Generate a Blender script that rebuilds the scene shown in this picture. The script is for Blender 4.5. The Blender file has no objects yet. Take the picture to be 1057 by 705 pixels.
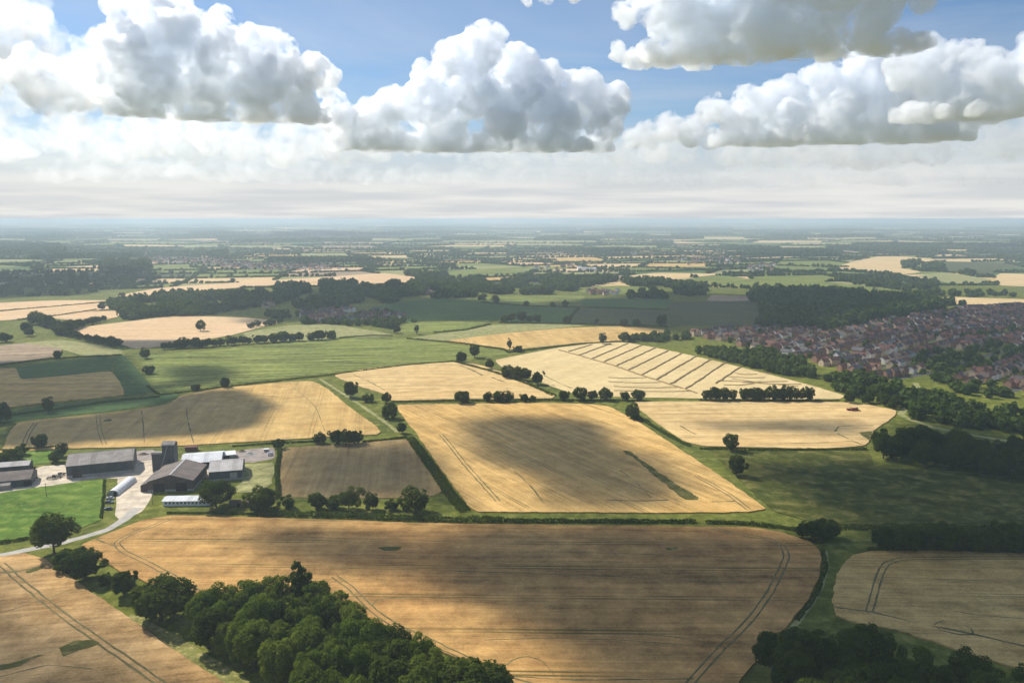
import bpy, math, random
import numpy as np
from mathutils import Vector, noise, Matrix
sc = bpy.context.scene
COL = sc.collection
R = math.radians
RND = random.Random(11)

# ------------------------------------------------------------------ camera (helicopter height over the fields)
F = 822.0
TH = math.atan((352.5 - 226) / F)
CAMZ = 150.0
CAM = Vector((0, 0, CAMZ))

def ray(px, py):
    x = (px - 528.5) / F
    y = (352.5 - py) / F
    return Vector((x, math.cos(TH) + y * math.sin(TH), -math.sin(TH) + y * math.cos(TH)))

def G(px, py, z=0.0):
    """image pixel -> place on the ground plane along the camera ray (metres)"""
    d = ray(px, py)
    t = (z - CAMZ) / d.z
    return Vector((d.x * t, d.y * t, z))

cd = bpy.data.cameras.new('camera')
cam = bpy.data.objects.new('camera', cd)
COL.objects.link(cam)
cam.location = CAM
cam.rotation_euler = (R(90) - TH, 0, 0)
cd.sensor_width = 36
cd.lens = 36 * F / 1057
cd.clip_start = 1.0
cd.clip_end = 150000
sc.camera = cam

# ------------------------------------------------------------------ light
EL, AZ = 43.0, -50.0
SUN = Vector((math.sin(R(AZ)) * math.cos(R(EL)), math.cos(R(AZ)) * math.cos(R(EL)), math.sin(R(EL))))
sd = bpy.data.lights.new('sun', 'SUN')
sd.energy = 5.0
sd.angle = R(0.5)
sd.color = (1, .94, .83)
so = bpy.data.objects.new('sun', sd)
COL.objects.link(so)
so.rotation_euler = SUN.to_track_quat('Z', 'Y').to_euler()
so.location = (0, 0, 300)

w = bpy.data.worlds.new('World')
sc.world = w
w.use_nodes = True

class NT:
    """small helper to wire node trees"""
    def __init__(s, tree):
        s.t = tree
    def n(s, typ, **kw):
        nd = s.t.nodes.new(typ)
        for k, v in kw.items():
            setattr(nd, k, v)
        return nd
    def l(s, a, b):
        s.t.links.new(a, b)
    def put(s, sock, v):
        if hasattr(v, 'is_linked') or isinstance(v, bpy.types.NodeSocket):
            s.l(v, sock)
        else:
            if sock.type == 'RGBA' and len(v) == 3:
                v = (*v, 1)
            sock.default_value = v
    def math(s, op, a, b=0.0, c=None, clamp=False):
        m = s.n('ShaderNodeMath', operation=op, use_clamp=clamp)
        s.put(m.inputs[0], a)
        s.put(m.inputs[1], b)
        if c is not None:
            s.put(m.inputs[2], c)
        return m.outputs[0]
    def mix(s, f, a, b, mode='MIX'):
        m = s.n('ShaderNodeMix', data_type='RGBA', blend_type=mode)
        s.put(m.inputs[0], f)
        s.put(m.inputs[6], a)
        s.put(m.inputs[7], b)
        return m.outputs[2]
    def noise(s, vec, scale, detail=3, rough=.55, dist=0.0):
        m = s.n('ShaderNodeTexNoise')
        s.put(m.inputs['Vector'], vec)
        m.inputs['Scale'].default_value = scale
        m.inputs['Detail'].default_value = detail
        m.inputs['Roughness'].default_value = rough
        m.inputs['Distortion'].default_value = dist
        return m.outputs['Fac']
    def map(s, v, a, b, c=0.0, d=1.0, smooth=False):
        m = s.n('ShaderNodeMapRange')
        if smooth:
            m.interpolation_type = 'SMOOTHSTEP'
        s.put(m.inputs[0], v)
        for i, x in enumerate((a, b, c, d)):
            m.inputs[i + 1].default_value = x
        return m.outputs[0]
    def rot(s, vec, ang, scale=(1, 1, 1)):
        m = s.n('ShaderNodeMapping', vector_type='TEXTURE')
        s.put(m.inputs['Vector'], vec)
        m.inputs['Rotation'].default_value = (0, 0, ang)
        m2 = s.n('ShaderNodeMapping')
        s.l(m.outputs[0], m2.inputs['Vector'])
        m2.inputs['Scale'].default_value = scale
        return m2.outputs[0]

k = NT(w.node_tree)
bg = w.node_tree.nodes['Background']
sky = k.n('ShaderNodeTexSky', sky_type='NISHITA', sun_disc=False)
sky.sun_elevation = R(EL)
sky.sun_rotation = R(AZ)
sky.altitude = 100
sky.air_density = 1.0
sky.dust_density = .5
sky.ozone_density = 2.5
tc = k.n('ShaderNodeTexCoord')
sep = k.n('ShaderNodeSeparateXYZ')
k.l(tc.outputs['Generated'], sep.inputs[0])
zz = k.math('MAXIMUM', sep.outputs[2], 0.0)
den = k.math('ADD', zz, .05)
cmb = k.n('ShaderNodeCombineXYZ')
k.l(k.math('DIVIDE', sep.outputs[0], den), cmb.inputs[0])
k.l(k.math('DIVIDE', sep.outputs[1], den), cmb.inputs[1])
n1 = k.noise(cmb.outputs[0], .9, 6, .55, .3)
n2 = k.noise(cmb.outputs[0], .35, 3, .5)
band = k.map(zz, .02, .155, 1, 0, True)
lay = k.math('MULTIPLY', k.map(n1, .36, .66, .0, 1., True), k.map(zz, .0, .19, 1, .0, True))
veil = k.map(k.noise(cmb.outputs[0], .55, 5, .6, .6), .35, .75, .04, .42)
msk = k.math('MAXIMUM', veil, k.math('MAXIMUM', k.math('MULTIPLY', band, .93), k.math('MULTIPLY', lay, .9)))
ccol = k.mix(k.map(n2, .35, .65, 0, 1, True), (8.2, 8.35, 8.6), (10.6, 10.4, 10.1))
k.l(k.mix(msk, k.mix(1.0, sky.outputs[0], (.88, 1.10, 1.30), 'MULTIPLY'), ccol), bg.inputs[0])
bg.inputs[1].default_value = .072

sc.view_settings.view_transform = 'Standard'
sc.view_settings.look = 'None'
sc.view_settings.exposure = 0.2
sc.view_settings.gamma = 1
cy = sc.cycles
cy.max_bounces = 64
cy.diffuse_bounces = 3
cy.glossy_bounces = 2
cy.transmission_bounces = 4
cy.volume_bounces = 64
cy.use_denoising = True
cy.use_adaptive_sampling = True
cy.adaptive_threshold = .015
cy.caustics_reflective = False
cy.caustics_refractive = False
cy.sample_clamp_indirect = 8

# ------------------------------------------------------------------ mesh helpers
def mesh(name, verts, faces, mats=(), midx=None, smooth=False):
    me = bpy.data.meshes.new(name)
    v = np.asarray(verts, dtype=np.float32).reshape(-1, 3)
    if isinstance(faces, np.ndarray):
        nf, c = faces.shape
        me.vertices.add(len(v))
        me.vertices.foreach_set('co', v.ravel())
        me.loops.add(nf * c)
        me.polygons.add(nf)
        me.loops.foreach_set('vertex_index', faces.astype(np.int32).ravel())
        me.polygons.foreach_set('loop_start', np.arange(0, nf * c, c, dtype=np.int32))
        me.polygons.foreach_set('loop_total', np.full(nf, c, dtype=np.int32))
    else:
        me.from_pydata([tuple(map(float, p)) for p in v], [], faces)
    for m in mats:
        me.materials.append(m)
    if midx is not None:
        me.polygons.foreach_set('material_index', np.asarray(midx, dtype=np.int32))
    if smooth:
        me.polygons.foreach_set('use_smooth', np.ones(len(me.polygons), dtype=bool))
    me.update(calc_edges=True)
    return me

def obj(name, me, parent=None, loc=None):
    o = bpy.data.objects.new(name, me)
    COL.objects.link(o)
    if parent is not None:
        o.parent = parent
    if loc is not None:
        o.location = loc
    return o

def tag(o, label=None, cat=None, group=None, kind=None):
    if label: o['label'] = label
    if cat: o['category'] = cat
    if group: o['group'] = group
    if kind: o['kind'] = kind
    return o

def empty(name, loc, rz=0.0, s=1.0):
    o = bpy.data.objects.new(name, None)
    COL.objects.link(o)
    o.location = loc
    o.rotation_euler = (0, 0, rz)
    o.scale = (s, s, s) if not hasattr(s, '__len__') else s
    o.empty_display_size = .5
    return o

class MB:
    """collects boxes, prisms and tubes for ONE mesh"""
    def __init__(s):
        s.v = []; s.f = []; s.m = []
    def add(s, vs, fs, mi=0):
        o = len(s.v)
        s.v += [tuple(p) for p in vs]
        s.f += [[i + o for i in f] for f in fs]
        s.m += [mi] * len(fs)
    def box(s, x0, x1, y0, y1, z0, z1, mi=0):
        s.add([(x0, y0, z0), (x1, y0, z0), (x1, y1, z0), (x0, y1, z0), (x0, y0, z1), (x1, y0, z1), (x1, y1, z1), (x0, y1, z1)],
              [(3, 2, 1, 0), (4, 5, 6, 7), (0, 1, 5, 4), (1, 2, 6, 5), (2, 3, 7, 6), (3, 0, 4, 7)], mi)
    def prism(s, prof, x0, x1, mi=0, axis='x'):
        """closed profile [(a,z)] swept from x0 to x1"""
        n = len(prof)
        if axis == 'x':
            vs = [(x0, a, z) for a, z in prof] + [(x1, a, z) for a, z in prof]
        else:
            vs = [(a, x0, z) for a, z in prof] + [(a, x1, z) for a, z in prof]
        fs = [tuple(range(n)), tuple(range(2 * n - 1, n - 1, -1))]
        for i in range(n):
            j = (i + 1) % n
            fs.append((j, i, i + n, j + n))
        s.add(vs, fs, mi)
    def tube(s, p, q, r0, r1=None, n=8, mi=0):
        r1 = r0 if r1 is None else r1
        p = Vector(p); q = Vector(q)
        d = (q - p).normalized()
        a = d.orthogonal().normalized(); b = d.cross(a)
        vs = []
        for c, r in ((p, r0), (q, r1)):
            for i in range(n):
                t = 2 * math.pi * i / n
                vs.append(c + a * (r * math.cos(t)) + b * (r * math.sin(t)))
        fs = [(i, (i + 1) % n, n + (i + 1) % n, n + i) for i in range(n)]
        fs += [tuple(range(n - 1, -1, -1)), tuple(range(n, 2 * n))]
        s.add(vs, fs, mi)
    def build(s, name, mats, parent=None, smooth=False):
        if not isinstance(mats, (list, tuple)):
            mats = [mats]
        return obj(name, mesh(name, s.v, s.f, mats, s.m, smooth), parent)

# ------------------------------------------------------------------ materials
def new_mat(name):
    m = bpy.data.materials.new(name)
    m.use_nodes = True
    kk = NT(m.node_tree)
    b = m.node_tree.nodes['Principled BSDF']
    b.inputs['Roughness'].default_value = .85
    b.inputs['Specular IOR Level'].default_value = .25
    return m, kk, b

def plain(name, col, rough=.7, var=.25, scale=.5, metal=0.0, spec=.3):
    m, kk, b = new_mat(name)
    t = kk.n('ShaderNodeTexCoord')
    a = kk.noise(t.outputs['Object'], scale, 5, .6)
    a2 = kk.noise(t.outputs['Object'], scale * 9, 3, .6)
    f = kk.math('ADD', kk.map(a, .3, .7, 1 - var, 1 + var), kk.map(a2, .3, .7, -var * .4, var * .4))
    kk.l(kk.mix(1.0, col, f, 'MULTIPLY'), b.inputs['Base Color'])
    b.inputs['Roughness'].default_value = rough
    b.inputs['Metallic'].default_value = metal
    b.inputs['Specular IOR Level'].default_value = spec
    return m

def corrugated(name, col, dirt, axis=0, period=1.0, rough=.6):
    """sheet cladding: ribs across one axis, streaky weathering"""
    m, kk, b = new_mat(name)
    t = kk.n('ShaderNodeTexCoord')
    sp = kk.n('ShaderNodeSeparateXYZ')
    kk.l(t.outputs['Object'], sp.inputs[0])
    rib = kk.math('SINE', kk.math('MULTIPLY', sp.outputs[axis], 2 * math.pi / period))
    sheet = kk.n('ShaderNodeTexWhiteNoise', noise_dimensions='1D')
    kk.l(kk.math('FLOOR', kk.math('DIVIDE', sp.outputs[axis], 3.1)), sheet.inputs['W'])
    a = kk.noise(t.outputs['Object'], .25, 5, .65, .5)
    st = kk.noise(kk.rot(t.outputs['Object'], 0, (1.6, .12, .12) if axis == 0 else (.12, 1.6, .12)), 1.0, 4, .6)
    c = kk.mix(kk.map(a, .38, .68), col, dirt)
    c = kk.mix(kk.map(st, .45, .7, 0, .6), c, dirt)
    f = kk.math('ADD', kk.map(sheet.outputs[0], 0, 1, .86, 1.1), kk.math('MULTIPLY', rib, .07))
    kk.l(kk.mix(1.0, c, f, 'MULTIPLY'), b.inputs['Base Color'])
    b.inputs['Roughness'].default_value = rough
    return m

def crop(name, col, col2, ang=0.0, tram=24.0, tramw=.02, tdark=.35, streak=.3, patch=.3, green=(.06, .075, .02), gw=.1, period=3.0, seed=0.0):
    """cereal or stubble: drilling streaks, lodged patches, broken tramlines"""
    m, kk, b = new_mat(name)
    t = kk.n('ShaderNodeTexCoord')
    off = kk.n('ShaderNodeMapping')
    kk.l(t.outputs['Object'], off.inputs['Vector'])
    off.inputs['Location'].default_value = (seed * 37.7, seed * 91.3, 0)
    P = off.outputs[0]
    Q = kk.rot(P, ang)
    big = kk.noise(P, 1 / 75, 4, .55, .8)
    med = kk.noise(P, 1 / 11, 4, .6)
    fine = kk.noise(P, 1.1, 3, .7)
    lng = kk.noise(kk.rot(P, ang, (1 / 60, 1 / 2.4, 1)), 1.0, 5, .68)
    lng2 = kk.noise(kk.rot(P, ang, (1 / 140, 1 / 14, 1)), 1.0, 3, .5, .2)
    c = kk.mix(kk.map(kk.math('ADD', kk.math('MULTIPLY', big, .6), kk.math('MULTIPLY', med, .4)), .36, .62), col, col2)
    grn = kk.math('MULTIPLY', kk.map(kk.noise(P, 1 / 22, 5, .65, 1.0), .56, .74), gw)
    c = kk.mix(grn, c, green)
    f = kk.math('ADD', kk.map(lng, .3, .7, 1 - streak, 1 + streak), kk.map(lng2, .3, .7, -patch * .5, patch * .5))
    f = kk.math('ADD', f, kk.map(fine, .25, .75, -.25, .25))
    f = kk.math('ADD', f, kk.map(med, .3, .7, -patch * .45, patch * .45))
    c = kk.mix(1.0, c, f, 'MULTIPLY')
    if tram:
        sp = kk.n('ShaderNodeSeparateXYZ')
        kk.l(Q, sp.inputs[0])
        wob = kk.math('ADD', kk.math('DIVIDE', sp.outputs[1], tram), kk.map(lng2, 0, 1, -.05, .05))
        fr = kk.math('ABSOLUTE', kk.math('SUBTRACT', kk.math('FRACT', wob), .5))
        pair = kk.math('ABSOLUTE', kk.math('SUBTRACT', fr, .042))
        line = kk.map(pair, tramw * .5, tramw * 1.3, 1, 0, True)
        brk = kk.map(kk.noise(kk.rot(P, ang, (1 / 55, 1 / 20, 1)), 1.0, 3, .6), .42, .6, .15, 1)
        c = kk.mix(kk.math('MULTIPLY', kk.math('MULTIPLY', line, brk), tdark), c, green)
    kk.l(c, b.inputs['Base Color'])
    b.inputs['Roughness'].default_value = .95
    b.inputs['Specular IOR Level'].default_value = .08
    bp = kk.n('ShaderNodeBump')
    bp.inputs['Strength'].default_value = .35
    bp.inputs['Distance'].default_value = .5
    kk.l(kk.math('ADD', kk.math('MULTIPLY', fine, .7), kk.math('MULTIPLY', lng, .8)), bp.inputs['Height'])
    kk.l(bp.outputs[0], b.inputs['Normal'])
    return m

def grass(name, a, b_, dry, ang=0.0, dryw=.5, streak=.2, rough_scale=1.0):
    m, kk, b = new_mat(name)
    t = kk.n('ShaderNodeTexCoord')
    P = t.outputs['Object']
    big = kk.noise(P, 1 / 60 * rough_scale, 5, .6, .6)
    med = kk.noise(P, 1 / 7 * rough_scale, 4, .65, .4)
    fine = kk.noise(P, 1.0, 3, .7)
    lng = kk.noise(kk.rot(P, ang, (1 / 90, 1 / 6, 1)), 1.0, 3, .55, .2)
    c = kk.mix(kk.map(big, .35, .65), a, b_)
    c = kk.mix(kk.math('MULTIPLY', kk.map(med, .48, .72), dryw), c, dry)
    f = kk.math('ADD', kk.map(lng, .3, .7, 1 - streak, 1 + streak), kk.map(fine, .25, .75, -.28, .28))
    f = kk.math('ADD', f, kk.map(med, .3, .7, -.32, .32))
    kk.l(kk.mix(1.0, c, f, 'MULTIPLY'), b.inputs['Base Color'])
    b.inputs['Roughness'].default_value = .95
    b.inputs['Specular IOR Level'].default_value = .06
    bp = kk.n('ShaderNodeBump')
    bp.inputs['Strength'].default_value = .4
    bp.inputs['Distance'].default_value = .5
    kk.l(kk.math('ADD', kk.math('MULTIPLY', fine, .6), med), bp.inputs['Height'])
    kk.l(bp.outputs[0], b.inputs['Normal'])
    return m

def leaf(name, a, b_, trans=.35, rnd=True):
    m = bpy.data.materials.new(name)
    m.use_nodes = True
    kk = NT(m.node_tree)
    out = m.node_tree.nodes['Material Output']
    m.node_tree.nodes.remove(m.node_tree.nodes['Principled BSDF'])
    oi = kk.n('ShaderNodeObjectInfo')
    ge = kk.n('ShaderNodeNewGeometry')
    n1_ = kk.noise(ge.outputs['Position'], .28, 3, .6)
    n2_ = kk.noise(ge.outputs['Position'], 1.9, 2, .6)
    f = kk.math('ADD', kk.math('MULTIPLY', oi.outputs['Random'], .55 if rnd else 0.0), kk.map(n1_, .3, .7, 0, .45 if rnd else 1.0))
    c = kk.mix(f, a, b_)
    c = kk.mix(1.0, c, kk.map(n2_, .25, .75, .62, 1.38), 'MULTIPLY')
    d = kk.n('ShaderNodeBsdfDiffuse')
    tr = kk.n('ShaderNodeBsdfTranslucent')
    kk.l(c, d.inputs[0])
    kk.l(kk.mix(1.0, c, (1.5, 1.45, .6), 'MULTIPLY'), tr.inputs[0])
    mx = kk.n('ShaderNodeMixShader')
    mx.inputs[0].default_value = trans
    kk.l(d.outputs[0], mx.inputs[1])
    kk.l(tr.outputs[0], mx.inputs[2])
    kk.l(mx.outputs[0], out.inputs['Surface'])
    return m

M = {}
M['grass_base'] = grass('meadow_grass', (.14, .16, .022), (.09, .115, .016), (.21, .18, .05), dryw=.55)
M['lawn'] = grass('lawn_grass', (.12, .19, .026), (.075, .145, .018), (.20, .21, .05), dryw=.6, streak=.25)
M['rough'] = grass('rough_grass', (.092, .096, .016), (.052, .070, .012), (.23, .185, .065), dryw=.6, streak=.25, rough_scale=.8, ang=R(-30))
M['pasture'] = grass('pasture', (.19, .21, .045), (.14, .175, .036), (.20, .19, .08), ang=R(8), dryw=.6, streak=.6)
M['pasture_deep'] = grass('deep_pasture', (.075, .135, .035), (.06, .11, .03), (.10, .12, .05), dryw=.25)
M['pasture_pale'] = grass('pale_pasture', (.24, .25, .09), (.30, .28, .12), (.38, .33, .17), ang=R(5), dryw=.5, streak=.12)
M['olive'] = grass('olive_field', (.085, .095, .035), (.075, .085, .032), (.12, .11, .05), dryw=.3)
M['wheat_red'] = crop('ripe_wheat', (.385, .21, .070), (.46, .275, .096), R(-1), 27, .020, .8, .26, .62, gw=.4, seed=1)
M['wheat_left'] = crop('wheat_by_track', (.40, .235, .085), (.47, .305, .135), R(12), 0, .02, .5, .26, .62, gw=.45, seed=2)
M['wheat_right'] = crop('wheat_grey_gold', (.49, .31, .098), (.59, .40, .145), R(-2), 30, .018, .5, .24, .4, gw=.35, seed=3)
M['wheat_mid'] = crop('wheat_gold', (.53, .325, .105), (.61, .40, .15), R(122), 24, .02, .5, .28, .3, gw=.2, seed=4)
M['wheat_pale'] = crop('wheat_pale', (.58, .39, .165), (.64, .46, .21), R(3), 26, .018, .35, .2, .28, gw=.15, seed=5)
M['wheat_pink'] = crop('barley_stubble', (.60, .40, .22), (.65, .46, .26), R(6), 0, .018, .3, .1, .16, gw=.06, seed=6)
M['cut_straw'] = crop('cut_straw', (.60, .45, .215), (.67, .52, .265), R(60), 0, .02, .4, .08, .12, gw=.06, seed=7)
M['stubble'] = crop('brown_stubble', (.31, .205, .080), (.39, .275, .118), R(97), 0, .02, .4, .22, .3, gw=.12, seed=8)
M['wheat_farm'] = crop('wheat_behind_farm', (.49, .31, .105), (.57, .39, .15), R(100), 32, .014, .3, .14, .3, gw=.15, seed=9)
M['heath'] = crop('weedy_stubble', (.28, .20, .135), (.36, .27, .17), R(10), 0, .02, .4, .2, .4, gw=.5, seed=10)
M['tan_far'] = crop('far_cereal', (.56, .40, .19), (.64, .47, .24), R(6), 0, .02, .3, .1, .2, gw=.1, seed=12)
M['wheel'] = plain('wheel_track', (.15, .125, .045), .95, .45, .3)
M['swath'] = plain('straw_swath', (.27, .19, .085), .95, .35, .35)
M['greenstrip'] = grass('weed_strip', (.11, .108, .028), (.085, .088, .022), (.22, .17, .065), dryw=.9)
M['gravel'] = plain('gravel', (.58, .49, .37), .95, .34, .16)
M['lane'] = plain('lane_surface', (.42, .39, .34), .9, .18, .2)
M['pad'] = plain('concrete_pad', (.30, .25, .22), .9, .35, .15)
M['road'] = plain('asphalt', (.075, .075, .078), .9, .2, .2)
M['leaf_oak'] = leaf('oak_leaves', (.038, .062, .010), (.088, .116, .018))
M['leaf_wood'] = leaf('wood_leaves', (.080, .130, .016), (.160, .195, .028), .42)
M['leaf_hedge'] = leaf('hedge_leaves', (.045, .072, .012), (.085, .115, .018))
M['leaf_far'] = leaf('distant_leaves', (.042, .076, .018), (.100, .138, .030), .25, False)
M['bark'] = plain('bark', (.09, .07, .05), .95, .3, 1.0)

# ------------------------------------------------------------------ ground sheets
LEVEL = [0.0]
def smooth_poly(pts, step=4.0, jit=.35, seed=0, closed=True):
    """round the corners of an outline projected from image pixels and roughen it a little"""
    P = [Vector((p.x, p.y, 0)) for p in pts]
    out = []
    n = len(P)
    rng = range(n) if closed else range(n - 1)
    for i in rng:
        p0 = P[(i - 1) % n] if (closed or i > 0) else P[0]
        p1 = P[i]; p2 = P[(i + 1) % n]
        p3 = P[(i + 2) % n] if (closed or i + 2 < n) else P[-1]
        L = (p2 - p1).length
        m = max(2, min(110, int(L / step)))
        # centripetal-like tension kept low so long straight edges stay straight
        s1 = min(1.0, L / max(1e-3, (p1 - p0).length)); s2 = min(1.0, L / max(1e-3, (p3 - p2).length))
        t1 = (p2 - p0) * .5 * s1 * .55; t2 = (p3 - p1) * .5 * s2 * .55
        for j in range(m):
            t = j / m
            h00 = 2 * t**3 - 3 * t * t + 1; h10 = t**3 - 2 * t * t + t
            h01 = -2 * t**3 + 3 * t * t; h11 = t**3 - t * t
            q = p1 * h00 + t1 * h10 + p2 * h01 + t2 * h11
            a = noise.noise(Vector((q.x * .15, q.y * .15, seed))) * jit
            b = noise.noise(Vector((q.x * .15, q.y * .15, seed + 9))) * jit
            a += noise.noise(Vector((q.x * .55, q.y * .55, seed + 3))) * jit * .6
            b += noise.noise(Vector((q.x * .55, q.y * .55, seed + 5))) * jit * .6
            out.append(Vector((q.x + a, q.y + b, 0)))
    if not closed:
        out.append(P[-1])
    return out

def ribbon(path, width, z, mb, mi=0, vary=.0, seed=0):
    n = len(path)
    vs = []
    for i, p in enumerate(path):
        d = (path[min(i + 1, n - 1)] - path[max(i - 1, 0)])
        d.normalize()
        nn = Vector((-d.y, d.x, 0))
        ww = width * max(.12, 1 + vary * noise.noise(Vector((p.x * .12, p.y * .12, seed))))
        vs += [(p.x + nn.x * ww / 2, p.y + nn.y * ww / 2, z), (p.x - nn.x * ww / 2, p.y - nn.y * ww / 2, z)]
    mb.add(vs, [(2 * i, 2 * i + 1, 2 * i + 3, 2 * i + 2) for i in range(n - 1)], mi)

def offset(path, d):
    out = []
    n = len(path)
    for i, p in enumerate(path):
        t = (path[min(i + 1, n - 1)] - path[max(i - 1, 0)]).normalized()
        out.append(p + Vector((-t.y, t.x, 0)) * d)
    return out

def field(name, px, mat, h=.5, jit=.35, pairs=(), singles=(), patches=(), extra=()):
    """one field: a thin crop block with its wheelings in the same mesh"""
    far = max(G(*p).y for p in px)
    st = 2.5 if far < 900 else 12.0
    LEVEL[0] += .004
    hh = h + LEVEL[0]
    poly = smooth_poly([G(*p) for p in px], st, jit * 2.2, RND.random() * 99)
    n = len(poly)
    mb = MB()
    vs = [(p.x, p.y, hh) for p in poly] + [(p.x, p.y, 0.0) for p in poly]
    area = sum(poly[i].x * poly[(i + 1) % n].y - poly[(i + 1) % n].x * poly[i].y for i in range(n))
    top = list(range(n)) if area > 0 else list(range(n - 1, -1, -1))
    fs = [top]
    for i in range(n):
        j = (i + 1) % n
        fs.append([i, i + n, j + n, j] if area > 0 else [j, j + n, i + n, i])
    mb.add(vs, fs)
    for path, wd in pairs:
        q = smooth_poly([G(*p) for p in path], 3.0, .25, 3, False)
        for s in (-1, 1):
            ribbon(offset(q, s * 1.2), wd * 1.25, hh + .006, mb, 1, .5, s)
    for path, wd in singles:
        q = smooth_poly([G(*p) for p in path], 3.0, .3, 5, False)
        ribbon(q, wd * 1.15, hh + .010, mb, 1, 1.6, 2)
    for pt in patches:
        q = smooth_poly([G(*p) for p in pt], 1.5, 1.3, 6)
        mb.add([(p.x, p.y, hh + .014) for p in q], [list(range(len(q))) if sum(q[i].x * q[(i + 1) % len(q)].y - q[(i + 1) % len(q)].x * q[i].y for i in range(len(q))) > 0 else list(range(len(q) - 1, -1, -1))], 2)
    for path, wd, hg in extra:   # raised straw swaths
        q = smooth_poly([G(*p) for p in path], 4.0, 1.2, 8, False)
        m_ = len(q)
        vs = []
        for i, p in enumerate(q):
            d = (q[min(i + 1, m_ - 1)] - q[max(i - 1, 0)]).normalized()
            nn = Vector((-d.y, d.x, 0)) * wd / 2 * max(.35, 1 + 1.1 * noise.noise(Vector((p.x * .11, p.y * .11, 4))))
            vs += [(p.x + nn.x, p.y + nn.y, hh), (p.x + nn.x * .4, p.y + nn.y * .4, hh + hg), (p.x - nn.x * .4, p.y - nn.y * .4, hh + hg), (p.x - nn.x, p.y - nn.y, hh)]
        fs = []
        for i in range(m_ - 1):
            for c in range(3):
                fs.append((4 * i + c, 4 * i + c + 1, 4 * i + c + 5, 4 * i + c + 4))
        mb.add(vs, fs, 3)
    o = mb.build(name, [mat, M['wheel'], M['greenstrip'], M['swath']])
    return tag(o, kind='structure')

# one ground sheet to the horizon, finely divided near the camera
GR = 42000.0
gm, kk, b = new_mat('ground')
t = kk.n('ShaderNodeTexCoord')
P = t.outputs['Object']
big = kk.noise(P, 1 / 60, 5, .6, .6)
med = kk.noise(P, 1 / 7, 4, .65, .4)
fine = kk.noise(P, 1.0, 3, .7)
huge = kk.noise(P, 1 / 420, 5, .6, .3)
c = kk.mix(kk.map(big, .35, .65), (.145, .160, .020), (.085, .108, .014))
c = kk.mix(kk.math('MULTIPLY', kk.map(med, .48, .72), .55), c, (.23, .20, .06))
c = kk.mix(kk.map(huge, .42, .62, 0, .35), c, (.13, .14, .05))
f = kk.math('ADD', kk.map(fine, .25, .75, .72, 1.28), kk.map(med, .3, .7, -.4, .4))
kk.l(kk.mix(1.0, c, f, 'MULTIPLY'), b.inputs['Base Color'])
b.inputs['Roughness'].default_value = .95
b.inputs['Specular IOR Level'].default_value = .06
bp = kk.n('ShaderNodeBump')
bp.inputs['Strength'].default_value = .4
bp.inputs['Distance'].default_value = .5
kk.l(kk.math('ADD', fine, med), bp.inputs['Height'])
kk.l(bp.outputs[0], b.inputs['Normal'])
tag(obj('ground', mesh('ground', [(-GR, -GR, 0), (GR, -GR, 0), (GR, GR, 0), (-GR, GR, 0)], [(0, 1, 2, 3)], [gm])), kind='structure')

# ---- near fields
field('wheat_field', [(85, 563), (118, 549), (150, 537), (178, 533), (300, 536), (450, 541), (600, 543), (770, 545), (805, 550), (838, 561), (848, 573), (846, 592), (835, 618), (815, 644), (795, 668), (770, 695), (740, 740), (700, 800), (640, 790), (560, 722), (500, 694), (455, 673), (420, 660), (385, 645), (345, 618), (310, 612), (240, 618), (180, 612), (125, 590)],
      M['wheat_red'], .6,
      pairs=[([(735, 546), (760, 552), (790, 557), (808, 565), (812, 575), (805, 592), (795, 612), (775, 640), (745, 670), (718, 700), (690, 735)], .62),
             ([(176, 536), (160, 543), (135, 552), (121, 561), (127, 570), (150, 581), (180, 597), (205, 612)], .55),
             ([(345, 596), (362, 608), (385, 631), (410, 648), (440, 661), (480, 681), (515, 699), (570, 715)], .6)],
      singles=[([(98, 557), (108, 561), (121, 565)], .8), ([(384, 626), (390, 620), (405, 618), (450, 618), (520, 622), (600, 622)], .45),
               ([(340, 587), (420, 589), (520, 592), (640, 596)], .5), ([(520, 690), (530, 682), (545, 679), (560, 684), (572, 698)], .4),
               ([(600, 594), (700, 600), (780, 603)], .4), ([(500, 662), (560, 660), (640, 662), (720, 668)], .4), ([(795, 616), (815, 622), (838, 625)], .5),
               ([(560, 570), (660, 573), (760, 577)], .35), ([(250, 552), (360, 557), (470, 560)], .3), ([(640, 655), (690, 658), (728, 664), (742, 672)], .4), ([(515, 699), (600, 703), (716, 702)], .6)],
      patches=[[(389, 567), (400, 565), (414, 566), (413, 569), (400, 569)], [(686, 567), (696, 566), (700, 568), (690, 569)]])
field('wheat_field', [(-90, 600), (-40, 585), (0, 575), (26, 572), (46, 578), (75, 598), (130, 636), (185, 676), (232, 706), (262, 730), (200, 800), (-90, 800)],
      M['wheat_left'], .6,
      pairs=[([(2, 583), (20, 600), (70, 640), (120, 675), (165, 706), (210, 740)], .65)],
      singles=[([(0, 634), (40, 622), (76, 609)], .5), ([(0, 700), (50, 688), (95, 692)], .5), ([(0, 592), (20, 591), (46, 584)], 1.0), ([(120, 656), (150, 650), (175, 668)], .4)],
      patches=[[(60, 671), (75, 664), (96, 661), (104, 665), (85, 672), (65, 678)], [(28, 590), (40, 586), (46, 585), (44, 588), (30, 593)], [(0, 688), (30, 680), (45, 678), (30, 685), (0, 693)]])
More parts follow.
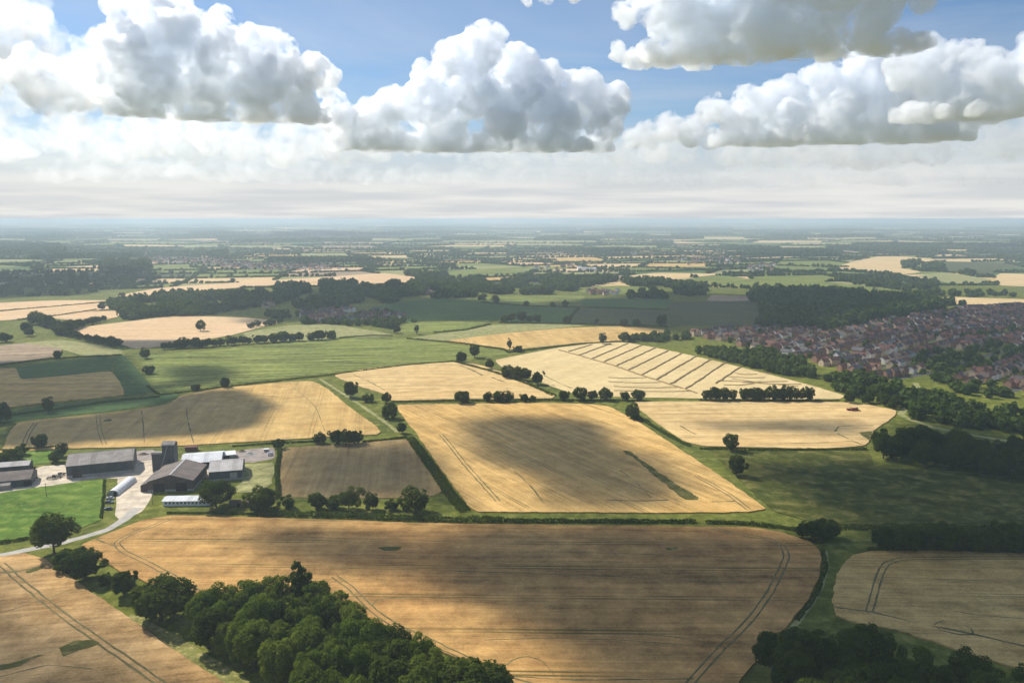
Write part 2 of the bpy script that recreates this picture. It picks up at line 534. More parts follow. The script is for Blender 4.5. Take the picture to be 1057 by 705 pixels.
field('wheat_field', [(860, 628), (861, 602), (868, 586), (880, 574), (897, 570), (950, 569), (1057, 572), (1200, 575), (1200, 735), (1057, 693), (1010, 679), (960, 662), (920, 650), (880, 642), (864, 636)],
      M['wheat_right'], .6,
      pairs=[([(1180, 579), (1057, 577), (1000, 577), (930, 578), (915, 583), (908, 595), (902, 615), (897, 633)], .6)],
      singles=[([(862, 628), (900, 633), (950, 645), (1000, 655), (1057, 668), (1150, 690)], .8), ([(964, 646), (972, 642), (988, 643), (1002, 650), (1004, 656), (990, 656), (972, 652), (964, 647)], .5),
               ([(912, 597), (980, 599), (1057, 602)], .4), ([(1057, 640), (1010, 636), (985, 632)], .3)])
field('stubble_field', [(293, 463), (330, 460), (420, 454), (436, 475), (458, 505), (450, 511), (420, 514), (350, 514), (290, 512), (289, 490)], M['stubble'], .2)
field('wheat_field', [(411, 419), (470, 417.5), (560, 416.5), (612, 418), (628, 420), (660, 437), (700, 463), (745, 493), (783, 520), (790, 526), (770, 529), (700, 530), (600, 529.5), (492, 528.5), (480, 518), (455, 484), (430, 448)],
      M['wheat_mid'], .6,
      pairs=[([(455, 449), (466, 462), (480, 480), (496, 498), (514, 518)], .6), ([(718, 492), (735, 501), (752, 511), (773, 527)], .6)],
      singles=[([(626, 517), (660, 518), (690, 517)], 1.2), ([(735, 519), (760, 518)], 1.0), ([(640, 486), (660, 502), (672, 515)], .5), ([(530, 486), (548, 503), (562, 521)], .5)],
      patches=[[(642, 466), (649, 466), (657, 472), (690, 495), (721, 515), (722, 517), (708, 517), (702, 513), (672, 489), (655, 474)]])
field('wheat_field', [(655, 416), (720, 415), (820, 415.5), (880, 416), (924, 424), (922, 431), (902, 445), (893, 460), (850, 463.5), (790, 462.5), (728, 461), (710, 457), (690, 445), (668, 429)],
      M['wheat_pale'], .6,
      singles=[([(862, 446), (866, 441), (880, 440), (902, 440)], .9), ([(864, 448), (876, 454), (890, 460)], .9), ([(800, 459), (840, 458), (880, 456)], .9), ([(702, 440), (712, 446), (718, 449)], .9)],
      patches=[[(886, 447), (900, 446), (898, 455), (892, 452)]])
field('wheat_field', [(-60, 472), (0, 466), (8, 450), (20, 437), (60, 432), (130, 425), (172, 418), (190, 408), (230, 401), (295, 395), (322, 394), (338, 402), (360, 420), (385, 438), (393, 446), (388, 449), (340, 451.5), (250, 457), (180, 461), (60, 464)],
      M['wheat_farm'], .6,
      pairs=[([(37, 437), (30, 447), (24, 462)], .6), ([(101, 429), (103, 446), (108, 460)], .4)],
      singles=[([(192, 421), (195, 440), (200, 458)], .6), ([(146, 424), (148, 440), (149, 458)], .6), ([(230, 410), (270, 409), (300, 412)], .8), ([(300, 398), (325, 420), (335, 445)], .4)],
      patches=[[(106, 435), (114, 433), (116, 435), (108, 436)]])
field('wheat_field', [(346, 388), (380, 381), (425, 377), (478, 374), (502, 379), (530, 389), (560, 402), (573, 409), (570, 411.5), (470, 412.5), (405, 414), (396, 407), (370, 399)],
      M['wheat_pale'], .6,
      singles=[([(475, 378), (486, 382), (498, 388)], 1.8), ([(507, 390), (515, 393), (523, 396)], 1.6), ([(362, 386), (380, 394), (398, 404)], .9), ([(405, 407), (430, 404), (455, 402)], .9), ([(405, 410), (480, 409), (540, 408)], .8)])
def z5(x, y):
    return (540 + x / 3.523, 280 + y / 3.523)
sw = [((165, 293), (250, 268)), ((205, 306), (318, 264)), ((248, 320), (380, 264)), ((288, 333), (432, 270)), ((335, 347), (482, 279)), ((380, 362), (526, 291)), ((430, 379), (578, 299)), ((482, 396), (632, 309)), ((536, 412), (684, 321)), ((592, 429), (736, 333)), ((700, 410), (790, 350))]
swl = [([z5(*a), z5(*b_)], 2.5, .8) for a, b_ in sw]
swl.append(([z5(130, 288), z5(250, 321), z5(340, 348), z5(430, 380), z5(535, 413), z5(632, 445)], 2.5, .8))
thin = [((310, 388), (450, 388)), ((310, 403), (500, 406)), ((330, 420), (560, 424)), ((330, 435), (610, 438)), ((745, 385), (880, 388)), ((720, 400), (960, 402)), ((770, 372), (850, 376)), ((800, 405), (1010, 412)), ((730, 415), (840, 410)), ((830, 360), (900, 372)), ((760, 392), (1000, 420))]
swl += [([z5(*a), z5((a[0] + b_[0]) / 2, (a[1] + b_[1]) / 2 + 3), z5(*b_)], 1.7, .5) for a, b_ in thin]
field('straw_field', [(512, 372), (540, 366), (577, 359), (610, 355), (645, 353.5), (700, 364), (760, 378), (830, 396), (873, 409), (866, 412), (720, 411.5), (600, 408.5), (575, 401), (545, 389), (520, 380)],
      M['cut_straw'], .25, extra=swl, singles=[([(562, 388), (576, 395), (590, 401)], 1.0), ([(545, 385), (556, 390)], 1.0)])
field('pasture_field', [(150, 367), (215, 362), (275, 356), (340, 350), (395, 347), (440, 352), (480, 357), (522, 363), (524, 366), (480, 371), (420, 375), (340, 385), (260, 393), (195, 401), (166, 405), (154, 396), (148, 382)], M['pasture'], .12)
field('wheat_field', [(68, 341), (100, 336), (130, 332.5), (172, 327.5), (215, 327), (250, 328), (288, 332), (262, 340), (240, 346), (205, 352), (165, 358), (140, 360), (120, 354), (90, 347)], M['wheat_pink'], .5)
field('barley_field', [(252, 344), (300, 336), (340, 335), (375, 340), (408, 347), (350, 349), (300, 353), (265, 352)], M['pasture_pale'], .3)
field('pasture_field', [(413, 334), (460, 332), (506, 331), (480, 339.5), (448, 343), (413, 346)], M['pasture'], .12)
field('pasture_field', [(425, 349), (450, 345), (482, 341), (510, 335.5), (560, 334.5), (605, 336), (580, 338.5), (520, 344), (458, 352)], M['pasture_pale'], .12)
field('stubble_field', [(458, 352.5), (520, 344.3), (580, 339), (640, 337), (690, 341), (690, 347), (640, 352), (600, 354), (560, 358), (525, 361), (485, 356)], M['wheat_farm'], .2)
field('pasture_field', [(380, 318), (420, 311), (455, 308.5), (500, 312), (546, 317), (540, 322), (515, 330), (440, 331), (412, 333), (405, 325)], M['pasture_deep'], .12)
field('pasture_field', [(470, 309), (520, 306), (600, 305), (600, 311), (548, 315.5), (502, 311.5)], M['pasture'], .12)
field('pasture_field', [(548, 317), (598, 317), (590, 326), (586, 334), (545, 334), (517, 333)], M['pasture_deep'], .12)
field('pasture_field', [(603, 309), (690, 309), (692, 319.5), (608, 318)], M['pasture_deep'], .12)
field('olive_field', [(600, 319), (690, 320.5), (688, 336), (640, 336.5), (592, 334)], M['olive'], .12)
field('olive_field', [(694, 312), (775, 311), (785, 318), (785, 338), (740, 336), (692, 336)], M['olive'], .12)
field('stubble_field', [(735, 305), (770, 306), (775, 310.5), (732, 311)], M['heath'], .2)
field('pasture_field', [(727, 293), (760, 288), (830, 289), (869, 293), (929, 300), (873, 302), (820, 299), (750, 296.5)], M['pasture'], .2)
field('pasture_field', [(590, 303), (600, 297), (640, 295), (672, 297), (668, 302), (620, 303.5)], M['pasture'], .2)
field('wheat_field', [(646, 285.5), (678, 282), (745, 283), (700, 288), (652, 291)], M['tan_far'], .5)
field('pasture_field', [(690, 290), (740, 285), (770, 287), (722, 292)], M['pasture'], .2)
field('wheat_field', [(869, 274), (907, 265), (933, 265), (974, 269), (934, 271.5), (932, 277), (950, 281), (924, 284)], M['tan_far'], .5)
field('pasture_field', [(976, 270), (1036, 271.5), (1023, 283), (976, 280)], M['olive'], .2)
field('barley_field', [(948, 285), (976, 281.5), (1023, 289), (997, 294), (978, 292)], M['pasture_pale'], .3)
field('wheat_field', [(1028, 285), (1036, 282.5), (1100, 285), (1100, 297), (1034, 295)], M['tan_far'], .5)
field('wheat_field', [(961, 309), (985, 307), (1100, 311), (1100, 315), (972, 314)], M['tan_far'], .5)
field('wheat_field', [(873, 305.5), (933, 304), (960, 308), (920, 309.5)], M['tan_far'], .5)
field('wheat_field', [(-40, 315), (0, 313), (55, 310.5), (112, 310.5), (60, 316), (0, 320.5), (-40, 323)], M['wheat_pink'], .5)
field('wheat_field', [(-40, 326), (0, 322), (100, 313), (113, 319), (60, 325.5), (18, 330), (-40, 334)], M['wheat_pink'], .5)
field('wheat_field', [(50, 328), (85, 322.5), (126, 321), (120, 328), (90, 333), (75, 331)], M['wheat_pink'], .5)
field('wheat_field', [(120, 306), (170, 297), (260, 291), (340, 286), (395, 282.5), (432, 287), (425, 293), (330, 291.5), (230, 298.5), (150, 306)], M['wheat_pink'], .5)
field('pasture_field', [(430, 284.5), (480, 278.5), (560, 275), (600, 276), (540, 281), (480, 285)], M['pasture'], .2)
field('stubble_field', [(-40, 362), (0, 357), (21, 354.5), (62, 360), (58, 368), (0, 375.5), (-40, 380)], M['heath'], .2)
field('pasture_field', [(23, 354.3), (61, 351), (106, 357), (126, 362.5), (124, 366), (92, 368.5), (64, 361)], M['pasture_pale'], .12)
field('pasture_field', [(18, 380), (60, 373), (110, 368.5), (114, 382.5), (60, 388), (25, 391)], M['pasture_deep'], .12)
field('wheat_field', [(-40, 384), (0, 381), (16, 380.5), (23, 392), (60, 389), (113, 384), (127, 408), (60, 415), (0, 422), (-40, 427)], M['wheat_right'], .6)
field('pasture_field', [(115, 369), (129, 367.5), (145, 385), (158, 404), (130, 409)], M['pasture_deep'], .12)
field('pasture_field', [(-40, 432), (0, 427), (60, 418), (165, 408), (186, 407), (168, 416), (125, 423), (60, 430), (15, 435), (-40, 442)], M['pasture_deep'], .12)
field('rough_meadow', [(735, 465), (790, 466), (895, 466), (905, 482), (960, 486), (1057, 494), (1200, 500), (1200, 545), (1057, 541), (940, 541), (850, 541), (800, 528), (765, 497)], M['rough'], .15)
field('farm_lawn', [(-40, 513), (0, 509), (40, 503), (108, 495), (106, 515), (104, 536), (82, 546), (30, 556), (0, 560), (-40, 567)], M['lawn'], .08)
field('farm_lawn', [(252, 480), (282, 478), (280, 500), (262, 508), (236, 508), (250, 498)], M['pasture_pale'], .08)
field('farm_lawn', [(8, 462), (50, 462), (50, 478), (20, 480)], M['lawn'], .08)

def sheet(name, px, mat, z):
    q = smooth_poly([G(*p) for p in px], 3.0, .5, 4)
    n = len(q)
    ar = sum(q[i].x * q[(i + 1) % n].y - q[(i + 1) % n].x * q[i].y for i in range(n))
    ix = list(range(n)) if ar > 0 else list(range(n - 1, -1, -1))
    return tag(obj(name, mesh(name, [(p.x, p.y, z) for p in q], [ix], [mat])), kind='structure')
def way(name, px, width, mat, z):
    mb = MB()
    ribbon(smooth_poly([G(*p) for p in px], 3.0, .3, 4, False), width, z, mb, 0, .25)
    return tag(mb.build(name, mat), kind='structure')
sheet('farm_yard', [(-30, 507), (0, 503), (30, 501), (32, 486), (44, 481), (66, 480), (80, 492), (137, 486), (140, 474), (155, 471), (165, 480), (160, 505), (152, 520), (146, 528), (124, 537), (119, 530), (121, 494), (100, 494), (66, 499), (30, 504), (0, 509), (-30, 513)], M['gravel'], .030)
sheet('concrete_pad', [(243, 466), (262, 463), (282, 462), (283, 473), (262, 477), (246, 477)], M['pad'], .034)
sheet('farm_yard', [(195, 481), (216, 479), (216, 492), (200, 493)], M['gravel'], .038)
sheet('farm_yard', [(140, 466), (158, 464), (160, 474), (142, 476)], M['pad'], .042)
M['dry_margin'] = grass('dry_margin_grass', (.26, .235, .075), (.17, .19, .04), (.40, .32, .15), dryw=.8, streak=.25, rough_scale=2.0)
sheet('grass_margin', [(136, 633), (160, 644), (190, 660), (226, 682), (262, 706), (300, 735), (262, 731), (232, 707), (185, 677), (132, 637)], M['dry_margin'], .050)
way('lane', [(142, 524), (128, 536), (112, 546), (90, 553), (60, 561), (25, 568), (0, 573), (-60, 585)], 4.6, M['lane'], .046)
way('grass_track', [(330, 391), (352, 405), (378, 422), (398, 436), (410, 446)], 3.0, M['pasture_pale'], .03)
way('path', [(120, 356), (150, 395), (172, 410)], 3.0, M['pasture'], .03)
way('path', [(851, 568), (853, 585), (845, 610), (825, 640), (805, 660)], 2.2, M['pasture_pale'], .03)
way('path', [(1060, 458), (1010, 450), (960, 440), (930, 428), (950, 408), (945, 395)], 5.0, M['pasture_pale'], .03)

# ------------------------------------------------------------------ trees
def crown_mesh(name, seed, h, w, base, nleaf, ls, mat, nl=26, flat=.5):
    rs = np.random.RandomState(seed)
    cz = base + (h - base) * .5
    rz = (h - base) * .5
    rw = w * .5
    lob = []
    lob.append((np.array([0, 0, cz]), min(rw, rz) * .72))
    for i in range(nl):
        # golden spiral with jitter
        z = 1 - 2 * (i + .5) / nl
        z = np.clip(z + rs.uniform(-.12, .12), -.85, 1)
        a = i * 2.39996 + rs.uniform(-.5, .5)
        rr = math.sqrt(max(0, 1 - z * z))
        q = rs.uniform(.48, .93) * (1 + .22 * math.sin(a * 1.0 + seed) + .12 * math.sin(a * 2 + seed * 1.7 + z * 3))
        wid = 1.0 if z < 0 else 1.0
        lob.append((np.array([math.cos(a) * rr * rw * q * wid, math.sin(a) * rr * rw * q * wid, cz + z * rz * q * (.8 if z < 0 else 1.0)]), rs.uniform(.17, .42) * rw))
    C = np.array([l[0] for l in lob]); Rr = np.array([l[1] for l in lob])
    pr = Rr ** 2; pr /= pr.sum()
    idx = rs.choice(len(lob), nleaf, p=pr)
    d = rs.normal(size=(nleaf, 3)); d /= np.linalg.norm(d, axis=1)[:, None]
    out = C[idx] - np.array([0, 0, cz]); ol = np.linalg.norm(out, axis=1)[:, None] + 1e-6
    out = out / ol
    dot = (d * out).sum(1)
    fl = dot < -.25
    d[fl] -= 1.6 * dot[fl][:, None] * out[fl]
    d /= np.linalg.norm(d, axis=1)[:, None]
    pos = C[idx] + d * (Rr[idx] * rs.uniform(.72, 1.06, nleaf) * (1 + .12 * np.sin(d[:, 0] * 9 + idx) * np.sin(d[:, 1] * 8)))[:, None]
    nrm = d * .75 + rs.normal(size=(nleaf, 3)) * .45 + np.array([0, 0, .6])
    nrm /= np.linalg.norm(nrm, axis=1)[:, None]
    return leafquads(name, pos, nrm, ls * rs.uniform(.55, 1.35, nleaf), rs, mat)

def leafquads(name, pos, nrm, sz, rs, mat, extra=None):
    n = len(pos)
    r = rs.normal(size=(n, 3))
    a = np.cross(nrm, r); a /= (np.linalg.norm(a, axis=1)[:, None] + 1e-9)
    b_ = np.cross(nrm, a)
    s = sz[:, None] * .5
    V = np.empty((n, 4, 3))
    V[:, 0] = pos - a * s - b_ * s * .7
    V[:, 1] = pos + a * s * .8 - b_ * s
    V[:, 2] = pos + a * s + b_ * s * .8 + nrm * s * .3
    V[:, 3] = pos - a * s * .7 + b_ * s + nrm * s * .2
    fc = np.arange(n * 4).reshape(n, 4)
    return mesh(name, V.reshape(-1, 3), fc, [mat])

def trunk_mesh(name, seed, h, base, w):
    rs = random.Random(seed)
    mb = MB()
    r = .028 * h
    z1 = base + (h - base) * .35
    bend = Vector((rs.uniform(-.3, .3), rs.uniform(-.3, .3), 0))
    p = Vector((0, 0, 0)); 
    rings = [(Vector((0, 0, 0)), r * 1.5), (Vector((0, 0, .06 * h)), r), (bend + Vector((0, 0, z1)), r * .7), (bend * 2 + Vector((0, 0, h * .8)), r * .2)]
    for (a, ra), (b_, rb) in zip(rings, rings[1:]):
        mb.tube(a, b_, ra, rb, 8)
    for i in range(7):
        a = i * 2.4 + rs.random()
        s = bend * .8 + Vector((0, 0, base * .8 + (z1 - base * .8) * rs.uniform(.3, 1)))
        e = s + Vector((math.cos(a) * w * .32, math.sin(a) * w * .32, (h - base) * rs.uniform(.15, .42)))
        mid = (s + e) / 2 + Vector((0, 0, -.03 * h))
        mb.tube(s, mid, r * .42, r * .3, 6)
        mb.tube(mid, e, r * .3, r * .08, 6)
    return mesh(name, mb.v, mb.f, [M['bark']])

PROTO = {}
def mkproto(kind, n, h, w, base, nleaf, ls, mat, nl):
    PROTO[kind] = []
    for i in range(n):
        hh = h * (1 + .14 * math.sin(i * 2.1)); ww = w * (1 + .16 * math.cos(i * 1.7))
        sd_ = sum(map(ord, kind)) * 13 + i * 101
        PROTO[kind].append((crown_mesh('crown', sd_, hh, ww, base, nleaf, ls, mat, nl), trunk_mesh('trunk', sd_, hh, base, ww), hh))
mkproto('wood', 8, 17, 12.5, 1.6, 11000, .46, M['leaf_wood'], 46)
mkproto('oak', 6, 15, 13.5, 2.4, 8000, .5, M['leaf_oak'], 36)
mkproto('round', 7, 9, 8.5, .5, 4200, .45, M['leaf_oak'], 28)
mkproto('bush', 4, 5, 6.0, .05, 1500, .5, M['leaf_hedge'], 14)
mkproto('tall', 4, 20, 9.0, 2.5, 3600, .65, M['leaf_oak'], 24)

NTREE = [0]
def tree(kind, p, size=None, name='broadleaf_tree', label=None, cat='tree', group=None, flat=1.0):
    cr, tr, h = RND.choice(PROTO[kind])
    s = (size / h) if size else RND.uniform(.85, 1.15)
    wx = s * RND.uniform(.92, 1.1) * flat
    e = empty(name, (p.x, p.y, p.z), RND.uniform(0, 6.28), (wx, wx * RND.uniform(.93, 1.07), s))
    obj('trunk', tr, e)
    obj('crown', cr, e)
    tag(e, label, cat, group)
    NTREE[0] += 1
    return e

def T(px, py, hpx, kind, label, group=None, name='broadleaf_tree', flat=1.0):
    """a tree whose foot stands at the ground point of an image pixel and that is hpx tall there"""
    p = G(px, py)
    d = (p - CAM).length
    return tree(kind, p, hpx * d / F * .93, name, label, 'tree' if name != 'bush' else 'bush', group, flat)

# single field and hedgerow trees
T(56, 572, 38, 'oak', 'large dark round tree beside the lane at the near edge of the green farm lawn', flat=1.1)
T(88, 597, 32, 'round', 'dark bushy tree just below the lane, next in line after the large lane tree', flat=1.25)
T(72, 588, 18, 'bush', 'low dark shrub tucked between the two trees by the lane', name='bush', flat=1.2)
T(129, 614, 25, 'round', 'small rounded tree on the grass margin between two wheat fields', flat=1.0)
T(166, 640, 42, 'round', 'broad dark dense tree standing just before the near wood', flat=1.2)
T(110, 604, 12, 'bush', 'low bush on the margin left of the small rounded tree', name='bush')
T(145, 622, 14, 'bush', 'low bush between the small rounded tree and the broad dark tree', name='bush')
T(754, 465, 19, 'oak', 'lone dark tree on the hedge line right below the pale wheat field', flat=1.15)
T(760, 491, 24, 'round', 'dark tree in the shaded meadow below the lone hedge-line tree', flat=1.0)
T(207, 342, 12, 'oak', 'lone oak standing in the middle of the pale wheat field', flat=.95)
T(223, 523, 27, 'oak', 'spreading tree in front of the dark-walled barn with pale roof', flat=1.2)
T(272, 527, 24, 'round', 'dense dark tree at the left end of the hedge below the brown stubble', flat=1.2)
T(328, 526, 20, 'round', 'loose mid-sized tree in the hedge below the brown stubble field', flat=1.2)
T(360, 527, 24, 'oak', 'tallest airy tree in the middle of the hedge below the brown stubble', flat=1.1)
T(385, 526, 19, 'round', 'thin pale tree right of the tallest one in the stubble hedge', flat=.9)
T(430, 529, 27, 'round', 'big round dark tree at the right end of the stubble field hedge', flat=1.2)
T(298, 524, 12, 'bush', 'small bush in the stubble hedge beside the dense dark tree', name='bush', flat=1.3)
T(345, 525, 13, 'bush', 'bush in the stubble hedge left of the tallest airy tree', name='bush', flat=1.3)
T(405, 526, 10, 'bush', 'low bush in the stubble hedge left of the big round tree', name='bush', flat=1.4)
T(330, 458, 12, 'round', 'small round tree left of the wide dark clump above the stubble field', flat=1.1)
T(347, 458, 16, 'round', 'left part of the wide dark clump of trees above the stubble field', flat=1.1)
T(357, 459, 17, 'round', 'middle tree of the wide dark clump above the stubble field', flat=1.1)
T(366, 458, 15, 'round', 'right tree of the wide dark clump above the stubble field', flat=1.1)
T(42, 463, 14, 'round', 'small dark tree at the field edge left of the long grey barn', flat=1.0)
T(64, 471, 14, 'round', 'tree touching the left end of the long grey barn', flat=.9)
T(58, 477, 11, 'bush', 'bush at the foot of the tree beside the long grey barn', name='bush', flat=1.2)
T(22, 470, 10, 'bush', 'bush behind the brown-roofed farmhouse sheds', name='bush', flat=1.4)
T(10, 476, 12, 'bush', 'purple-dark bush nearest the brown-roofed sheds', name='bush', flat=1.5)
T(50, 426, 15, 'oak', 'round dark tree on the hedge below the small brown crop field', flat=.95)
T(0, 436, 20, 'round', 'dark tree on the hedge at the picture edge behind the farm', flat=1.0)
T(60, 370, 8, 'round', 'lone tree on the hedge below the weedy stubble', flat=1.1)
T(202, 404, 8, 'round', 'left of two small dark trees on the pasture hedge', flat=1.3)
T(233, 400, 11, 'round', 'right of two small dark trees on the pasture hedge', flat=1.0)
T(287, 463, 10, 'bush', 'bush at the top of the hedge beside the scrap pad', name='bush', flat=1.2)
T(362, 410, 18, 'round', 'bright green tree on the grass strip left of the pale wheat', flat=.9)
T(380, 415, 9, 'bush', 'bush below the bright green tree on the grass strip', name='bush')
T(398, 416, 12, 'round', 'upper of two trees at the top corner of the large shaded wheat field', flat=.9)
T(401, 432, 17, 'round', 'lower of two trees at the top corner of the large shaded wheat field', flat=.95)
T(415, 447, 12, 'round', 'small tree at the top of the dark green strip above the stubble', flat=.9)
T(477, 416, 14, 'round', 'wide round tree on the hedge left of four between two wheat fields', flat=1.3)
for i, (x, hp) in enumerate(((503, 12), (514, 13), (525, 12), (541, 10), (550, 8))):
    T(x, 415, hp, 'round', 'tree in the close clump on the hedge between the two middle wheat fields', 'clump on the hedge between the middle wheat fields', flat=1.1)
for i, (x, y, hp) in enumerate(((524, 390, 14), (534, 392, 16), (543, 393, 15), (555, 397, 15), (531, 391, 12))):
    T(x, y, hp, 'round', 'tree in the row on the slanting strip beside the striped straw field', 'row on the strip beside the striped field', flat=1.0)
T(505, 381, 12, 'round', 'tree heading the slanting strip beside the striped straw field', flat=1.0)
T(490, 369, 15, 'oak', 'tall tree at the junction of the pasture and wheat hedges', flat=1.0)
T(477, 374, 12, 'round', 'dark round tree left of the tall tree at the hedge junction', flat=1.1)
T(526, 361, 13, 'tall', 'narrow tree left of the pair above the striped straw field', flat=1.0)
T(535, 363, 7, 'bush', 'bush right of the narrow tree above the striped straw field', name='bush', flat=1.3)
for x, hp in ((582, 11), (599, 15), (612, 12), (626, 14), (645, 10), (659, 12)):
    T(x, 413, hp, 'round', 'dark tree in the loose row along the lower edge of the striped field', 'loose row below the striped field', flat=1.1)
T(651, 432, 17, 'round', 'tree on the grass strip right of the large shaded wheat field', flat=1.0)
T(656, 434, 9, 'bush', 'bush at the foot of the tree on the grass strip by the wheat', name='bush')
for i in range(17):
    x = 728 + i * 6.6 + RND.uniform(-1.5, 1.5)
    if 756 < x < 762: continue
    T(x, 413.5, RND.uniform(12, 17), 'round', 'tree in the dense line shading the top edge of the pale wheat field', 'dense tree line above the pale wheat field', flat=.9)
T(622, 355, 12, 'oak', 'taller of two trees on the top corner of the striped field', flat=1.0)
T(644, 353, 11, 'round', 'shorter of two trees on the top corner of the striped field', flat=1.0)
T(652, 353, 6, 'bush', 'bush beside the two trees on the top corner of the striped field', name='bush', flat=1.3)
T(430, 345, 11, 'tall', 'upright tree on the hedge at the corner of the pale green field', flat=1.2)
T(410, 344, 9, 'round', 'dark tree at the tip of the barley field near the village', flat=1.0)
for x, y, hp in ((497, 312, 9), (512, 314, 10), (543, 317, 7), (571, 318, 7), (584, 318, 8)):
    T(x, y, hp, 'oak', 'tree spread along the hedge across the dark pastures', 'trees along the dark pasture hedge', flat=1.0)
for x, y, hp in ((520, 333, 8), (528, 332, 10), (538, 332, 12), (546, 333, 8), (554, 333, 9)):
    T(x, y, hp, 'round', 'tree in the clump where the dark pastures meet the tan field', 'clump between dark pasture and tan field', flat=1.2)
for x, y, hp in ((584, 334, 9), (616, 334, 6), (644, 337, 9), (657, 337, 9), (683, 337, 14)):
    T(x, y, hp, 'round', 'shaded tree along the lower hedge of the olive fields', 'trees below the olive fields', flat=1.1)
# rows
def row(pts, n, hp, kind, label, group, jit=1.0, flat=1.1):
    P_ = [Vector((*p, 0)) for p in pts]
    Ls = [(b_ - a).length for a, b_ in zip(P_, P_[1:])]
    tot = sum(Ls)
    for i in range(n):
        s = tot * (i + RND.uniform(.2, .8)) / n
        for a, b_, L in zip(P_, P_[1:], Ls):
            if s <= L:
                q = a + (b_ - a) * (s / L); break
            s -= L
        T(q.x + RND.uniform(-jit, jit), q.y + RND.uniform(-.3, .3), hp * RND.uniform(.75, 1.2), kind, label, group, flat=flat)
row([(165, 361), (215, 358), (270, 354), (345, 350)], 24, 9.5, 'round', 'tree in the long dark row between the lone-oak field and the pasture', 'long row above the green pasture')
row([(255, 339), (290, 334)], 7, 6, 'round', 'tree in the short row at the right end of the lone-oak field', 'short row right of the lone-oak field')
row([(62, 346), (90, 352), (124, 358)], 13, 8, 'round', 'tree in the row along the left edge of the lone-oak field', 'row left of the lone-oak field')
row([(36, 334), (60, 340), (58, 346), (85, 338)], 15, 11, 'round', 'tree in the dark thicket left of the lone-oak field', 'thicket left of the lone-oak field')
row([(84, 337), (110, 331)], 6, 7, 'round', 'tree in the thin belt behind the thicket', 'thin belt behind the thicket')
T(27, 343, 10, 'round', 'dark tree standing alone left of the thicket', flat=1.0)
T(31, 347, 8, 'round', 'lower dark tree just below the one left of the thicket', flat=1.1)
T(6, 353, 9, 'round', 'tree at the corner of the weedy stubble at the picture edge', flat=1.2)
T(105, 320, 8, 'round', 'tree between the pale fields at far left', flat=1.2)
T(150, 370, 10, 'bush', 'scrubby bush at the left corner of the pasture', name='bush')
T(154, 386, 9, 'bush', 'scrubby bush halfway along the left side of the pasture', name='bush')

def inside(px, py, poly):
    r = False
    n = len(poly)
    for i in range(n):
        x1, y1 = poly[i]; x2, y2 = poly[(i + 1) % n]
        if (y1 > py) != (y2 > py) and px < (x2 - x1) * (py - y1) / (y2 - y1) + x1:
            r = not r
    return r
def scatter(pxpoly, gap, seed):
    """points of a jittered grid (metres) inside an outline given in image pixels"""
    q = [G(*p) for p in pxpoly]
    poly = [(p.x, p.y) for p in q]
    rr = random.Random(seed)
    x0, x1 = min(p[0] for p in poly), max(p[0] for p in poly)
    y0, y1 = min(p[1] for p in poly), max(p[1] for p in poly)
    out = []
    j = 0
    y = y0
    while y < y1:
        x = x0 + (gap / 2 if j % 2 else 0)
        while x < x1:
            a = x + rr.uniform(-.33, .33) * gap; b_ = y + rr.uniform(-.33, .33) * gap
            if inside(a, b_, poly):
                out.append(Vector((a, b_, 0)))
            x += gap
        y += gap * .87
        j += 1
    return out
def wood(pxpoly, gap, kind, size, label, group, seed):
    for p in scatter(pxpoly, gap, seed):
        # leave out the trees the photo cannot show (wholly below or beside its frame)
        q = p + Vector((0, 0, size * 1.1)) - CAM
        fw = q.y * math.cos(TH) - q.z * math.sin(TH)
        if 352.5 - F * (q.y * math.sin(TH) + q.z * math.cos(TH)) / fw > 712 or abs(F * q.x / fw) > 545:
            continue
        tree(RND.choice((kind, kind, kind, 'oak' if kind == 'wood' else kind)), p, size * RND.uniform(.68, 1.18), 'broadleaf_tree', label, 'tree', group, RND.uniform(.8, 1.15))
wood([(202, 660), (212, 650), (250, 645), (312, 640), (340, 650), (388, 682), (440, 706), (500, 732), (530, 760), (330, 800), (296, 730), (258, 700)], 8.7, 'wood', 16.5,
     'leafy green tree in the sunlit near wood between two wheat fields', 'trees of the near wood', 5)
for x, y, hp in ((211, 650, 40), (232, 645, 42), (258, 642, 44), (284, 638, 45), (328, 642, 44), (346, 655, 46), (366, 668, 46)):
    T(x, y, hp, 'wood', 'leafy green tree in the sunlit near wood between two wheat fields', 'trees of the near wood')
T(312, 637, 62, 'tall', 'tallest tree with a spiky top rising from the back of the near wood', flat=1.0)
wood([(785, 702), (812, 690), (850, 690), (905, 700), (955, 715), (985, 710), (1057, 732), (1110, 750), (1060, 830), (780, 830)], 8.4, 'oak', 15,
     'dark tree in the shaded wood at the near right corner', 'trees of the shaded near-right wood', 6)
wood([(908, 467), (935, 462), (985, 467), (1057, 478), (1130, 486), (1130, 500), (1057, 497), (1000, 491), (950, 484), (912, 477)], 12, 'oak', 15,
     'dark tree in the shaded copse on the meadow edge', 'trees of the meadow-edge copse', 7)
wood([(872, 416.5), (905, 413), (945, 418), (930, 423.5), (900, 418.5)], 9, 'round', 9, 'tree in the thicket at the right tip of the pale wheat field', 'thicket right of the pale wheat', 8)
for x, y, hp in ((838, 556, 20), (845, 557, 22), (855, 556, 18), (828, 555, 15)):
    T(x, y, hp, 'round', 'shaded shrubby tree where the central hedge meets the green lane', 'shrubby clump at the hedge end', flat=1.2)
for x, y, hp in ((915, 566, 20), (930, 567, 24), (945, 567, 22), (968, 568, 30), (985, 568, 22), (1000, 569, 24), (1020, 569, 20), (1040, 569, 28), (1055, 570, 24), (1075, 570, 26)):
    T(x, y, hp, 'round', 'dark tree in the shaded row along the top of the right-hand wheat field', 'shaded row above the right-hand wheat', flat=1.2)
